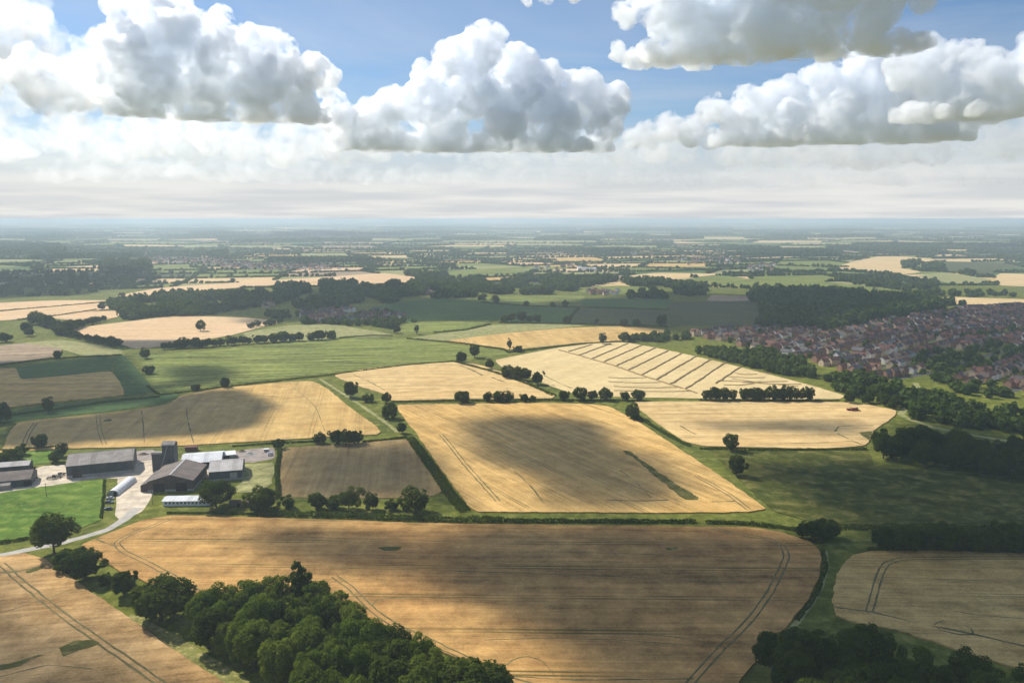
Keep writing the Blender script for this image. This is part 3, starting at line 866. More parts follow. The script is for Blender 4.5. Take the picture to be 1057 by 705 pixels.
T(1032, 491, 14, 'round', 'round shrubby tree in front of the meadow-edge copse', flat=1.3)

# ------------------------------------------------------------------ hedges
NH = [0]
def hedge(px, h, w_, label, dens=26, ls=.55, group=None):
    path = smooth_poly([G(*p) for p in px], 2.0, .5, 7, False)
    rs = np.random.RandomState(100 + NH[0]); NH[0] += 1
    A = np.array([(p.x, p.y, 0) for p in path])
    seg = np.linalg.norm(A[1:] - A[:-1], axis=1)
    L = seg.sum()
    n = int(L * dens)
    cum = np.concatenate([[0], np.cumsum(seg)])
    s = rs.uniform(0, L, n)
    i = np.clip(np.searchsorted(cum, s) - 1, 0, len(seg) - 1)
    tt = ((s - cum[i]) / np.maximum(seg[i], 1e-6))[:, None]
    base = A[i] * (1 - tt) + A[i + 1] * tt
    dr = (A[i + 1] - A[i]) / np.maximum(seg[i], 1e-6)[:, None]
    nn = np.stack([-dr[:, 1], dr[:, 0], np.zeros(n)], 1)
    ph = rs.uniform(0, 50, 2)
    hv = h * (1 + .22 * np.sin(s * .23 + ph[0]) * np.sin(s * .071 + ph[1]) + .12 * np.sin(s * .9))
    ang = rs.uniform(0, math.pi, n)
    cx = np.cos(ang); czz = np.sin(ang) ** .6
    rr = rs.uniform(.75, 1.08, n)
    pos = base + nn * (cx * w_ * .5 * rr)[:, None]
    pos[:, 2] = czz * hv * rr * rs.uniform(.35, 1, n) ** .35
    nrm = nn * cx[:, None] * .8 + np.array([0, 0, .5]) + rs.normal(size=(n, 3)) * .4
    nrm /= np.linalg.norm(nrm, axis=1)[:, None]
    me = leafquads('hedge', pos, nrm, ls * rs.uniform(.6, 1.4, n), rs, M['leaf_hedge'])
    c = A.mean(0)
    o = obj('hedge', me)
    me.transform(Matrix.Translation((-c[0], -c[1], 0)))
    o.location = (c[0], c[1], 0)
    return tag(o, label, 'hedge', group)
hedge([(262, 531), (330, 533), (450, 537.5), (520, 538.5)], 2.6, 4.5, 'tall dark hedge along the top of the big near wheat field, below the stubble', 40)
hedge([(520, 538.5), (600, 539), (718, 539.5)], 1.8, 3.2, 'long trimmed dark hedge between the big near wheat field and the shaded wheat', 34)
hedge([(728, 539.8), (770, 541), (838, 549)], 1.6, 3.0, 'hedge right of the gap, running from the near wheat to the shrubby clump', 30)
hedge([(172, 530), (215, 530), (262, 531)], .9, 1.6, 'low hedge between the white windowed shed and the near wheat', 22)
hedge([(288, 512), (286, 490), (289, 464)], 2.2, 2.6, 'clipped hedge running down the left side of the brown stubble field', 34)
hedge([(240, 461), (290, 457.5), (330, 456)], 1.2, 1.8, 'low hedge between the scrap pad and the wheat behind the farm', 22)
hedge([(374, 457), (400, 454), (420, 452)], 1.4, 2.0, 'short hedge along the top right of the brown stubble', 22)
hedge([(424, 453), (445, 482), (468, 515), (480, 528)], 2.0, 6.5, 'wide dark green hedge strip between the stubble and the shaded wheat', 46)
hedge([(404, 415.5), (470, 414.5), (540, 414), (575, 413.5)], 1.7, 2.2, 'dark hedge between the middle wheat field and the shaded wheat', 22)
hedge([(575, 413.5), (640, 414), (662, 414)], 1.6, 2.2, 'hedge along the bottom of the striped straw field', 22)
hedge([(722, 413.8), (800, 414), (866, 414.5)], 1.6, 2.4, 'hedge under the dense tree line above the pale wheat', 22)
hedge([(660, 432), (690, 450), (712, 461)], 1.8, 3.0, 'bright hedge strip on the left edge of the pale wheat field', 26)
hedge([(722, 463.5), (760, 464.5), (830, 465), (895, 464)], 1.5, 2.6, 'dark hedge between the pale wheat and the shaded meadow', 26)
hedge([(850, 546), (900, 545.5), (980, 545), (1060, 546), (1120, 547)], 1.8, 3.5, 'shaded hedge along the bottom of the dark meadow', 26)
hedge([(895, 568), (960, 567), (1060, 569)], 1.5, 3.0, 'low hedge under the shaded row above the right-hand wheat', 26)
hedge([(195, 404.5), (260, 396.5), (340, 387.5), (420, 377.5), (478, 373)], 1.5, 2.4, 'long dark hedge along the lower edge of the green pasture', 20, .6)
hedge([(152, 399), (166, 408), (195, 404.5)], 1.5, 2.2, 'curving hedge at the lower left corner of the green pasture', 20, .6)
hedge([(-20, 433), (50, 424), (110, 415.5), (165, 410)], 1.6, 2.6, 'dark hedge across the deep green strip left of the pasture', 20, .6)
hedge([(-20, 380), (57, 370.5), (126, 367)], 1.6, 2.6, 'dark hedge between the weedy stubble and the dark green field', 18, .7)
hedge([(420, 350), (470, 354), (520, 361), (524, 364)], 1.6, 2.4, 'hedge between the tan field and the green pasture', 18, .7)
hedge([(448, 343.5), (482, 340.5), (506, 335)], 1.8, 2.8, 'curving hedge between two pale green fields', 18, .7)
hedge([(350, 349.5), (380, 347), (405, 347)], 1.8, 2.8, 'hedge under the barley field by the village', 18, .7)
hedge([(525, 364), (560, 360), (600, 355.5), (645, 352.5)], 1.6, 2.6, 'hedge along the upper left edge of the striped straw field', 18, .7)
hedge([(470, 374), (508, 384), (545, 397), (572, 409)], 1.5, 5.0, 'green strip hedge between the middle wheat and the striped field', 24, .7)
hedge([(0, 561), (20, 558), (36, 555)], 1.5, 2.5, 'dark clipped hedge along the lane below the farm lawn', 30)
hedge([(108, 496), (106.5, 515), (104.5, 535)], 1.2, 1.2, 'thin scruffy hedge on the right side of the farm lawn', 20)
hedge([(-10, 466), (30, 464), (56, 462)], 1.4, 2.0, 'dark hedge behind the small lawn left of the long grey barn', 26)
hedge([(498, 312.3), (548, 316.3), (600, 317.5), (690, 320)], 2.2, 4.0, 'hedge across the dark pastures', 14, .9)
hedge([(515, 333.5), (586, 334.8), (690, 337.5)], 2.2, 4.0, 'hedge along the foot of the olive fields', 14, .9)
hedge([(598, 318), (590, 326), (587, 334)], 2.2, 5.0, 'hedge between a dark pasture and an olive field', 14, .9)
hedge([(0, 321.5), (60, 316.5), (112, 312)], 2.0, 4.5, 'upper of two hedges between the pale fields at far left', 14, .9)
hedge([(18, 330.5), (60, 326), (100, 320)], 2.0, 4.5, 'lower of two hedges between the pale fields at far left', 14, .9)
hedge([(849, 568), (852, 585), (843, 612), (822, 640)], .8, 2.0, 'rough grassy bank down the right edge of the big near wheat', 18)
HAZE = 1.25e-4
# ------------------------------------------------------------------ farm buildings
M['clad_dark'] = corrugated('dark_cladding', (.055, .065, .08), (.10, .10, .10), 0, .9)
M['clad_brown'] = corrugated('brown_cladding', (.055, .043, .04), (.10, .08, .07), 0, .9)
M['roof_fibre'] = corrugated('fibre_cement_roof', (.34, .30, .27), (.20, .18, .16), 0, 1.1, .8)
M['roof_brown'] = corrugated('brown_sheet_roof', (.20, .16, .135), (.12, .10, .09), 1, 1.1, .8)
M['roof_white'] = corrugated('pale_sheet_roof', (.66, .68, .70), (.52, .53, .54), 0, 1.1, .5)
M['roof_pale'] = corrugated('weathered_pale_roof', (.50, .47, .44), (.36, .34, .32), 0, 1.1, .7)
M['white'] = plain('white_paint', (.74, .75, .75), .55, .06, .3)
M['concrete'] = plain('concrete', (.32, .31, .29), .9, .2, .3)
M['rust'] = plain('rusty_steel', (.16, .065, .035), .85, .4, .8)
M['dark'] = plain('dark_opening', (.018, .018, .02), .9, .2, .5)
M['glass'] = plain('window_glass', (.03, .04, .05), .08, .1, 1, 0, .6)
M['steel'] = plain('galvanised_steel', (.36, .37, .39), .45, .15, .6, .5)
M['timber'] = plain('weathered_timber', (.13, .10, .075), .9, .3, 2)
M['tyre'] = plain('tyre_rubber', (.02, .02, .022), .9, .2, 2)
M['machine'] = plain('dull_machine_paint', (.05, .055, .06), .6, .3, 2)
M['redpaint'] = plain('red_machine_paint', (.16, .032, .022), .5, .2, 1)

def barn(name, a, b_, depth, eave, rise, wall, roof, label, cat, across=False, ov=.4, doors=(), plinth=0.0, extra=None, ridge=None, windows=(), roofs=None):
    A = G(*a); B = G(*b_)
    d = B - A; L = d.length
    rz = math.atan2(d.y, d.x)
    e = empty(name, A, rz)
    tag(e, label, cat)
    mb = MB()
    if across:
        prof = [(0, 0), (L, 0), (L, eave), (L / 2, eave + rise), (0, eave)]
        mb.prism(prof[::-1], 0, depth, axis='y')
    else:
        prof = [(0, 0), (depth, 0), (depth, eave), (depth / 2, eave + rise), (0, eave)]
        mb.prism(prof, 0, L, axis='x')
    mb.build('wall', wall, e)
    span = L if across else depth
    run = depth if across else L
    sl = rise / (span / 2)
    mr = MB(); t = .14; g = .02
    for sgn in (0, 1):
        p = [(-ov, eave - ov * sl + g), (span / 2, eave + rise + g), (span / 2, eave + rise + g + t), (-ov, eave - ov * sl + g + t)]
        if sgn:
            p = [(span - x, z) for x, z in p][::-1]
        if across:
            p = p[::-1]
        mr.prism(p, -ov, run + ov, axis='y' if across else 'x')
    mr.build('roof', roof, e)
    if ridge:
        m2 = MB()
        z = eave + rise + g + t
        p = [(span / 2 - .35, z - .05), (span / 2 + .35, z - .05), (span / 2, z + .16)]
        m2.prism(p if not across else p[::-1], -ov - .05, run + ov + .05, axis='y' if across else 'x')
        m2.build('ridge_cap', ridge, e)
    if plinth:
        m3 = MB()
        m3.box(-.06, L + .06, -.06, depth + .06, 0, plinth)
        m3.build('plinth', M['concrete'], e)
    for x0, x1, h, mt in doors:
        m4 = MB()
        m4.box(x0, x1, -.12, -.065, .02, h)
        m4.build('door', mt, e)
    for x0, x1, z0, z1 in windows:
        m5 = MB()
        m5.box(x0, x1, -.05, -.004, z0, z1)
        f = m5.build('window', M['glass'], e)
        m6 = MB()
        for q in ((x0 - .08, x1 + .08, z0 - .1, z0), (x0 - .08, x1 + .08, z1, z1 + .08), (x0 - .08, x0, z0, z1), (x1, x1 + .08, z0, z1)):
            m6.box(q[0], q[1], -.09, -.006, q[2], q[3])
        m6.build('frame', M['white'], f)
    return e, L

b1, L1 = barn('long_barn', (69, 494), (137.6, 487.2), 26, 7.4, 3.6, M['clad_dark'], M['roof_fibre'], 'long dark-walled barn with weathered grey-brown roof on the left of the yard', 'barn', plinth=1.6, ridge=M['roof_fibre'],
              doors=((3, 8, 5.2, M['clad_brown']),))
mm = MB()
for i in range(1, 8):
    mm.box(i * L1 / 8 - .12, i * L1 / 8 + .12, -.10, -.07, 1.6, 7.2)
mm.build('wall_rib', M['clad_brown'], b1)
b2, L2 = barn('gabled_shed', (152.8, 508), (199.6, 506.3), 29, 6.0, 3.6, M['clad_brown'], M['roof_brown'], 'dark gable-fronted shed with brown roof and pale ridge in the middle of the farm', 'shed', across=True, plinth=1.2, ridge=M['white'],
              doors=((3, 9, 4.8, M['dark']), (15, 21, 4.8, M['dark'])))
# lean-to on the left side of the gabled shed is part of it
lm = MB(); lm.prism([(-4.2, 0), (-.05, 0), (-.05, 5.2), (-4.2, 3.6)][::-1], 1, 27, axis='y'); lm.build('lean_to', M['clad_brown'], b2)
b4, L4 = barn('pale_shed', (187, 485), (228.5, 481.8), 22, 3.8, 2.3, M['clad_dark'], M['roof_white'], 'shed with bright pale sheet roof behind the gable-fronted shed', 'shed', doors=((L2 * .5, L2 * .5 + 5, 3.2, M['dark']),))
b5, L5 = barn('pale_roofed_barn', (216, 497.2), (250, 494.6), 23, 5.8, 3.0, M['clad_dark'], M['roof_pale'], 'square dark-walled barn with pale weathered roof at the right of the farm', 'barn', plinth=1.2, ridge=M['roof_pale'],
              doors=((11.5, 15.5, 4.4, M['steel']),))
wins = tuple((1.2 + i * 2.0, 2.3 + i * 2.0, 1.1, 2.1) for i in range(12))
b6, L6 = barn('white_cabin', (168, 522.3), (216, 521.8), 8, 2.7, .9, M['white'], M['roof_white'], 'long low white building with a row of dark windows beside the near wheat', 'cabin', windows=wins)
b7, L7 = barn('farmhouse_shed', (-28, 507), (31.5, 501.5), 17, 4.2, 3.0, M['clad_dark'], M['roof_brown'], 'low brown-roofed farm shed at the left edge of the yard', 'shed', doors=((14, 18, 3.2, M['dark']), (25, 29, 3.2, M['dark'])))
m9 = MB(); m9.prism([(-3.6, 0), (-.15, 0), (-.15, 3.7), (-3.6, 2.6)], 3, 19, axis='x'); m9.build('lean_to', M['roof_fibre'], b7)
barn('farmhouse_shed', (-14, 489), (30, 485.5), 9, 3.4, 1.6, M['clad_dark'], M['roof_pale'], 'narrow pale-roofed shed behind the brown-roofed shed at left', 'shed')
barn('open_store', (228, 474.5), (243, 473), 9, 2.6, .7, M['steel'], M['white'], 'small flat white-roofed store beside the scrap pad', 'store', doors=((2, 5, 2.2, M['dark']),))
barn('container_shed', (191, 466), (203, 465.5), 4, 2.7, .25, M['rust'], M['rust'], 'small rusty brown container shed behind the pale roof', 'container', doors=((1, 3.4, 2.3, M['rust']),))
barn('timber_hut', (237, 523), (257, 523), 4, 2.4, .6, M['timber'], M['timber'], 'low dark timber hut between the two trees by the near wheat', 'hut', doors=((4, 5.4, 2.0, M['dark']),))

# grain tower
A = G(168.6, 487.5)
tw = empty('grain_tower', A, R(4)); tag(tw, 'tall dark grain tower block rising behind the gable-fronted shed', 'tower')
mb = MB(); mb.prism([(0, 0), (6.5, 0), (6.5, 17.0), (0, 17.0)], 0, 7.0, axis='x'); mb.build('wall', M['clad_dark'], tw)
mb = MB(); mb.prism([(-.3, 16.6), (3.25, 18.4), (3.25, 18.55), (-.3, 16.75)], -.3, 7.3, axis='x'); mb.prism([(6.8, 16.75), (3.25, 18.55), (3.25, 18.4), (6.8, 16.6)], -.3, 7.3, axis='x')
mb.add([(0, 0, 17), (0, 6.5, 17), (0, 3.25, 18.4)], [(0, 2, 1)]); mb.add([(7, 0, 17), (7, 6.5, 17), (7, 3.25, 18.4)], [(0, 1, 2)]); mb.build('roof', M['roof_fibre'], tw)
mb = MB(); mb.box(-6.4, -.02, .6, 6.8, 0, 11.0); mb.build('hopper_block', M['clad_dark'], tw)
mb = MB(); mb.prism([(.3, 11.0), (7.1, 11.0), (7.1, 11.25), (.3, 12.1)], -6.7, -.03, axis='x'); mb.build('hopper_roof', M['roof_fibre'], tw)
mb = MB(); mb.tube((-2, .2, 0), (3.5, -.35, 16.2), .28); mb.build('elevator_pipe', M['steel'], tw)
mb = MB()
for s in (-.25, .25):
    mb.tube((5.6 + s, -.12, 0), (5.6 + s, -.12, 16.5), .05, n=5)
mb.build('ladder', M['steel'], tw)

# polytunnel
A = G(110.6, 511.5)
pt = empty('polytunnel', A, R(3)); tag(pt, 'long white rounded polytunnel beside the parked cars', 'polytunnel')
prof = [(3.1 + 3.1 * math.cos(a), 3.0 * math.sin(a) ** .8) for a in [math.pi * i / 12 for i in range(13)]]
mb = MB(); mb.prism(prof, 0, 24, axis='y'); mb.build('cover', M['white'], pt, False)
mb = MB()
for i in range(9):
    y = i * 3 + .0
    pr = [(3.1 + 3.16 * math.cos(a), 3.06 * math.sin(a) ** .8) for a in [math.pi * j / 12 for j in range(13)]]
    mb.prism(pr, y - .05 if i else -.04, y + .05, axis='y')
mb.build('hoop', M['steel'], pt)
mb = MB(); mb.box(3.6, 5.2, -.10, -.05, .02, 2.1); mb.build('door', M['dark'], pt)

# ------------------------------------------------------------------ vehicles
def carpaint(name, col):
    m, kk, b = new_mat(name)
    b.inputs['Base Color'].default_value = (*col, 1)
    b.inputs['Roughness'].default_value = .25
    b.inputs['Coat Weight'].default_value = .6
    b.inputs['Specular IOR Level'].default_value = .5
    return m
def car(p, rz, paint, label):
    e = empty('parked_car', p, rz); tag(e, label, 'car', None)
    mb = MB()
    mb.prism([(-2.15, .28), (2.15, .28), (2.2, .62), (2.0, .82), (1.0, .95), (-1.85, .98), (-2.15, .8)], -.86, .86, axis='y')
    mb.build('body', paint, e)
    mb = MB()
    lo = [(-1.8, .98), (1.0, .95), (.25, 1.42), (-1.35, 1.45)]
    vs = []
    for y in (-.78, .78):
        for i, (x, z) in enumerate(lo):
            vs.append((x, y * (.82 if i > 1 else 1), z))
    mb.add(vs, [(0, 1, 2, 3), (7, 6, 5, 4), (0, 4, 5, 1), (1, 5, 6, 2), (2, 6, 7, 3), (3, 7, 4, 0)])
    mb.build('window_glass', M['glass'], e)
    mb = MB(); mb.add([(.2, -.62, 1.44), (.2, .62, 1.44), (-1.33, .62, 1.47), (-1.33, -.62, 1.47), (.2, -.62, 1.40), (.2, .62, 1.40), (-1.33, .62, 1.42), (-1.33, -.62, 1.42)],
        [(0, 1, 2, 3), (7, 6, 5, 4), (0, 4, 5, 1), (1, 5, 6, 2), (2, 6, 7, 3), (3, 7, 4, 0)]); mb.build('roof', paint, e)
    for x in (-1.35, 1.35):
        for y in (-.80, .80):
            mb = MB(); mb.tube((x, y - .11, .32), (x, y + .11, .32), .32, n=14)
            wh = mb.build('wheel', M['tyre'], e)
            mb = MB(); s = 1 if y > 0 else -1
            mb.tube((x, y + s * .111, .32), (x, y + s * .125, .32), .19, n=10); mb.build('rim', M['steel'], wh)
    for y in (-.6, .6):
        mb = MB(); mb.box(2.12, 2.215, y - .2, y + .2, .58, .72); mb.build('headlight', M['white'], e)
    return e
car(G(113.6, 515.0), R(176), carpaint('silver_paint', (.55, .56, .58)), 'pale silver car parked nearest the white polytunnel end')
car(G(113.0, 519.2), R(3), carpaint('grey_paint', (.12, .13, .15)), 'grey car in the middle of the three parked by the lawn')
car(G(111.5, 526.0), R(178), carpaint('blue_paint', (.03, .05, .10)), 'dark blue car parked nearest the lane, last of three by the lawn')
car(G(35.0, 494.5), R(80), carpaint('navy_paint', (.02, .03, .05)), 'dark car parked against the end of the brown-roofed shed')

def implement(p, rz, paint, label):
    e = empty('farm_implement', p, rz); tag(e, label, 'farm machine')
    mb = MB()
    for y in (-1.4, 0, 1.4):
        mb.box(-3.2, 3.2, y - .12, y + .12, .95, 1.2)
    for x in (-3, -1, 1, 3):
        mb.box(x - .1, x + .1, -1.6, 1.6, 1.205, 1.4)
    mb.build('frame', paint, e)
    mb = MB()
    for y in (-1.4, 0, 1.4):
        for i in range(8):
            x = -3 + i * .85
            mb.tube((x, y, .95), (x + .15, y - .25, .45), .05, n=5); mb.tube((x + .15, y - .25, .45), (x + .1, y + .05, .02), .05, .03, n=5)
    mb.build('tine', M['rust'], e)
    mb = MB(); mb.box(-.8, .8, -.7, .7, 1.41, 2.3); mb.build('seed_hopper', paint, e)
    mb = MB(); mb.tube((0, -1.6, 1.1), (0, -3.6, .7), .12, n=6); mb.build('drawbar', paint, e)
    for x in (-3.45, 3.45):
        mb = MB(); mb.tube((x - .2, .3, .55), (x + .2, .3, .55), .55, n=14); mb.build('wheel', M['tyre'], e)
    return e
implement(G(55.5, 494.0), R(20), M['machine'], 'dark cultivator standing on the pale yard left of the long barn')
implement(G(62.0, 491.5), R(75), M['machine'], 'second dark implement parked closer to the end of the long barn')

# red combine
e = empty('combine_harvester', G(882, 424.5), R(8), .8); tag(e, 'small red harvester working alone on the pale wheat field', 'harvester')
mb = MB(); mb.prism([(-4, 1.2), (2.0, 1.2), (2.2, 2.2), (1.6, 3.3), (-3.2, 3.4), (-4.2, 2.4)], -1.4, 1.4, axis='y'); mb.build('body', M['redpaint'], e)
mb = MB(); mb.prism([(1.7, 2.25), (3.3, 2.25), (3.5, 3.0), (3.1, 3.8), (1.7, 3.8)], -.95, .95, axis='y'); mb.build('cab', M['glass'], e)
mb = MB(); mb.prism([(3.6, .25), (5.0, .2), (4.9, .9), (3.7, 1.3)], -3.3, 3.3, axis='y'); hd = mb.build('header', M['redpaint'], e)
mb = MB(); mb.tube((4.5, -3.2, 1.25), (4.5, 3.2, 1.25), .45, n=8); mb.build('reel', M['rust'], hd)
mb = MB(); mb.tube((-1, 1.45, 3.3), (-4.6, 1.6, 3.7), .2, n=8); mb.build('unloading_pipe', M['redpaint'], e)
mb = MB(); mb.tube((-.6, -.5, 3.36), (-.6, -.5, 4.0), .1, n=6); mb.build('exhaust', M['machine'], e)
for x, r, ww in ((1.7, .9, .6), (-2.9, .6, .4)):
    for y in (-1.65, 1.65):
        mb = MB(); mb.tube((x, y - ww / 2, r), (x, y + ww / 2, r), r, n=16); mb.build('wheel', M['tyre'], e)
e = empty('grain_trailer', G(876.8, 424.3), R(6), .8); tag(e, 'red grain trailer standing just left of the red harvester', 'trailer')
mb = MB(); mb.prism([(-1.2, 1.0), (1.2, 1.0), (1.4, 2.6), (-1.4, 2.6)][::-1], -2.6, 2.6, axis='y'); 
o = mb.build('body', M['redpaint'], e); o.rotation_euler = (0, 0, R(90))
mb = MB(); mb.tube((2.6, 0, .8), (4.0, 0, .6), .1, n=6); mb.build('drawbar', M['machine'], e)
for x in (-.8, .6):
    for y in (-1.1, 1.1):
        mb = MB(); mb.tube((x, y - .2, .5), (x, y + .2, .5), .5, n=14); mb.build('wheel', M['tyre'], e)

# poles
for (px_, py_), lab in (((48, 513), 'thin dark telegraph pole on the green farm lawn'), ((157.5, 520), 'telegraph pole at the corner of the yard by the white cabin')):
    e = empty('telegraph_pole', G(px_, py_), R(20)); tag(e, lab, 'pole')
    mb = MB(); mb.tube((0, 0, 0), (0, 0, 8), .16, .11, n=8); mb.build('post', M['timber'], e)
    mb = MB(); mb.box(-.9, .9, .13, .25, 7.3, 7.42); mb.build('crossarm', M['timber'], e)
# scrap pad things
e = empty('water_tank', G(279, 470), R(30)); tag(e, 'white cylindrical tank at the right end of the scrap pad', 'tank')
mb = MB(); mb.tube((-1.6, 0, 1.3), (1.6, 0, 1.3), .95, n=18); mb.build('drum', M['white'], e)
mb = MB(); mb.box(-1.2, -.9, -.7, .7, 0, .7); mb.box(.9, 1.2, -.7, .7, 0, .7); mb.build('cradle', M['rust'], e)
e = empty('pallet_stack', G(275, 466), R(12)); tag(e, 'stack of pale pallets and sheets at the back of the scrap pad', 'pallets')
mb = MB()
for i in range(9):
    mb.box(-1.5 + .1 * math.sin(i * 3), 1.5, -1 + .08 * math.cos(i * 2), 1, i * .2, i * .2 + .13)
mb.build('pallet', M['roof_pale'], e)
mb = MB(); mb.box(-1.7, 1.6, -1.2, 1.1, 1.78, 1.86); mb.build('sheet', M['white'], e)
def heap(p, r, h, mat, name, label, cat, seed):
    rs = random.Random(seed)
    n = 22; vs = [(0, 0, h)]; fs = []
    for j in range(1, 6):
        for i in range(n):
            a = 2 * math.pi * i / n
            q = j / 5
            z = h * (1 - q) ** 1.2 * (1 + rs.uniform(-.3, .3)) if j < 5 else 0
            vs.append((math.cos(a) * r * q * (1 + rs.uniform(-.12, .12)), math.sin(a) * r * .7 * q * (1 + rs.uniform(-.12, .12)), z))
    for i in range(n):
        fs.append((0, 1 + i, 1 + (i + 1) % n))
    for j in range(4):
        for i in range(n):
            a = 1 + j * n; b_ = a + n
            fs.append((a + i, b_ + i, b_ + (i + 1) % n, a + (i + 1) % n))
    o = obj(name, mesh(name, vs, fs, [mat]), None, p)
    return tag(o, label, cat)
heap(G(258, 469), 4.5, 1.4, M['concrete'], 'rubble_heap', 'grey rubble heap in the middle of the scrap pad', 'heap', 1)
heap(G(250, 466), 3.0, 1.2, M['timber'], 'manure_heap', 'dark brown heap at the left end of the scrap pad', 'heap', 2)
heap(G(148, 469), 4.0, 1.3, M['timber'], 'manure_heap', 'dark heap on the pad behind the long barn end', 'heap', 3)

# ------------------------------------------------------------------ houses
ROOFS = {'red': plain('red_roof_tiles', (.14, .065, .048), .85, .3, .6), 'brown': plain('brown_roof_tiles', (.08, .06, .055), .85, .3, .6), 'grey': plain('grey_roof_tiles', (.10, .096, .10), .85, .25, .6)}
WALLS = {'brick': plain('red_brick', (.34, .19, .13), .9, .2, .6), 'buff': plain('buff_brick', (.62, .46, .32), .9, .15, .6), 'white': plain('white_render', (.76, .72, .66), .9, .08, .6)}
HP = []
def house_proto(L, D, E, Rr, wl, rf, wing):
    mb = MB()
    mb.prism([(-D / 2, 0), (D / 2, 0), (D / 2, E), (0, E + Rr), (-D / 2, E)], -L / 2, L / 2, axis='x')
    if wing:
        mb.prism([(L * .05, 0), (L * .42, 0), (L * .42, E), (L * .235, E + Rr * .75), (L * .05, E)][::-1], -D / 2 - 2.5, -.5, axis='y')
    wall_me = mesh('house', mb.v, mb.f, [WALLS[wl]], mb.m)
    mr = MB(); t = .16; ov = .35; sl = Rr / (D / 2); g = .02
    for s in (0, 1):
        p = [(-D / 2 - ov, E - ov * sl + g), (0, E + Rr + g), (0, E + Rr + g + t), (-D / 2 - ov, E - ov * sl + g + t)]
        if s: p = [(-x, z) for x, z in p][::-1]
        mr.prism(p, -L / 2 - ov, L / 2 + ov, axis='x')
    if wing:
        hw = L * .185; c0 = L * .235
        sl2 = Rr * .75 / hw
        for s in (0, 1):
            p = [(c0 - hw - .3, E - .3 * sl2 + g), (c0, E + Rr * .75 + g), (c0, E + Rr * .75 + g + t), (c0 - hw - .3, E - .3 * sl2 + g + t)]
            if s: p = [(2 * c0 - x, z) for x, z in p][::-1]
            mr.prism(p[::-1], -D / 2 - 2.85, -.6, axis='y')
    roof_me = mesh('roof', mr.v, mr.f, [ROOFS[rf]], mr.m)
    mc = MB(); mc.box(L * .32, L * .32 + .9, -.35, .35, E + Rr * .7, E + Rr + 1.1); ch = mesh('chimney', mc.v, mc.f, [WALLS['brick']], mc.m)
    return wall_me, roof_me, ch
for (wl, rf) in (('brick', 'red'), ('brick', 'brown'), ('buff', 'brown'), ('white', 'red'), ('buff', 'red'), ('brick', 'grey'), ('white', 'grey')):
    for v in range(2):
        L = 9.0 + v * 3; HP.append((house_proto(L, 7.2 + v * .6, 4.9 + .3 * v, 2.9, wl, rf, v == 1), wl, rf, v))
estate = [(706, 346), (735, 341), (800, 339), (860, 343), (905, 333), (960, 325), (1000, 319), (1057, 316), (1110, 316), (1130, 404), (1057, 408), (1010, 400), (962, 386), (925, 393), (895, 391), (850, 378), (800, 367), (760, 357)]
eg = [G(*p) for p in estate]; EP = [(p.x, p.y) for p in eg]
gaps = [[(930, 372), (980, 362), (1030, 356), (1057, 362), (1020, 384), (965, 388)], [(985, 348), (1057, 340), (1057, 346), (1000, 352)], [(1010, 398), (1057, 402), (1057, 415), (1000, 405)]]
GP = [[(G(*p).x, G(*p).y) for p in g] for g in gaps]
spots = []; roads = []
ca, sa = math.cos(R(24)), math.sin(R(24))
cx = sum(p[0] for p in EP) / len(EP); cyy = sum(p[1] for p in EP) / len(EP)
v = -700; flip = 0
while v < 700:
    u = -900
    while u < 900:
        bend = 40 * math.sin(u / 210 + v / 300) + 15 * math.sin(u / 77 + 1)
        x = cx + ca * u - sa * (v + bend); y = cyy + sa * u + ca * (v + bend)
        if inside(x, y, EP) and not any(inside(x, y, g) for g in GP) and RND.random() < .93:
            sl_ = math.atan((40 / 210) * math.cos(u / 210 + v / 300) + (15 / 77) * math.cos(u / 77 + 1))
            spots.append((x, y, R(24) + sl_ + (math.pi if flip else 0) + RND.choice((0, 0, 0, math.pi / 2)) + RND.uniform(-.12, .12)))
        u += RND.uniform(11.5, 15.5)
    v += 17 if flip else 25
    flip = 1 - flip
def vis(x, y):
    px_ = 528.5 + F * x / (y * math.cos(TH) + CAMZ * math.sin(TH))
    return -10 < px_ < 1067
spots.sort(key=lambda s: s[0] ** 2 + s[1] ** 2 + (0 if vis(s[0], s[1]) else 1e9))
WN = {'brick': 'brick', 'buff': 'buff-walled', 'white': 'white-walled'}
def merge_house(acc, proto, x, y, rz, s=1.0):
    for me in proto[:3]:
        m_ = Matrix.Translation((x, y, 0)) @ Matrix.Rotation(rz, 4, 'Z') @ Matrix.Scale(s, 4)
        mt = me.materials[0]
        vs = [m_ @ q.co for q in me.vertices]
        acc.setdefault(mt.name, (mt, [], []))
        _, V_, F_ = acc[mt.name]
        o = len(V_)
        V_ += vs; F_ += [[i + o for i in p.vertices] for p in me.polygons]
def flush_houses(acc, name):
    V_, F_, mi, mats = [], [], [], []
    for i, (mt, a, f_) in enumerate(acc.values()):
        o = len(V_); V_ += a; F_ += [[q + o for q in p] for p in f_]; mi += [i] * len(f_); mats.append(mt)
    return tag(obj(name, mesh(name, V_, F_, mats, mi)), kind='stuff')
acc = {}
HW = [2.6, 2.6, 3.4, 2.0, 2.4, 1.0, 1.0]
HWW = [HW[i // 2] for i in range(14)]
for i, (x, y, rz) in enumerate(spots):
    pr, wl, rf, vv = RND.choices(HP, HWW)[0]
    s = RND.uniform(.9, 1.1)
    if i < 285:
        e = empty('house', (x, y, 0), rz, s)
        sz = 'larger winged' if vv else 'small plain'
        tag(e, f'{sz} {WN[wl]} house with {rf} roof in the estate right of the striped field', 'house', f'{sz} {wl} houses with {rf} roofs')
        obj('wall', pr[0], e); ro = obj('roof', pr[1], e); obj('chimney', pr[2], ro)
    else:
        merge_house(acc, pr, x, y, rz, s)
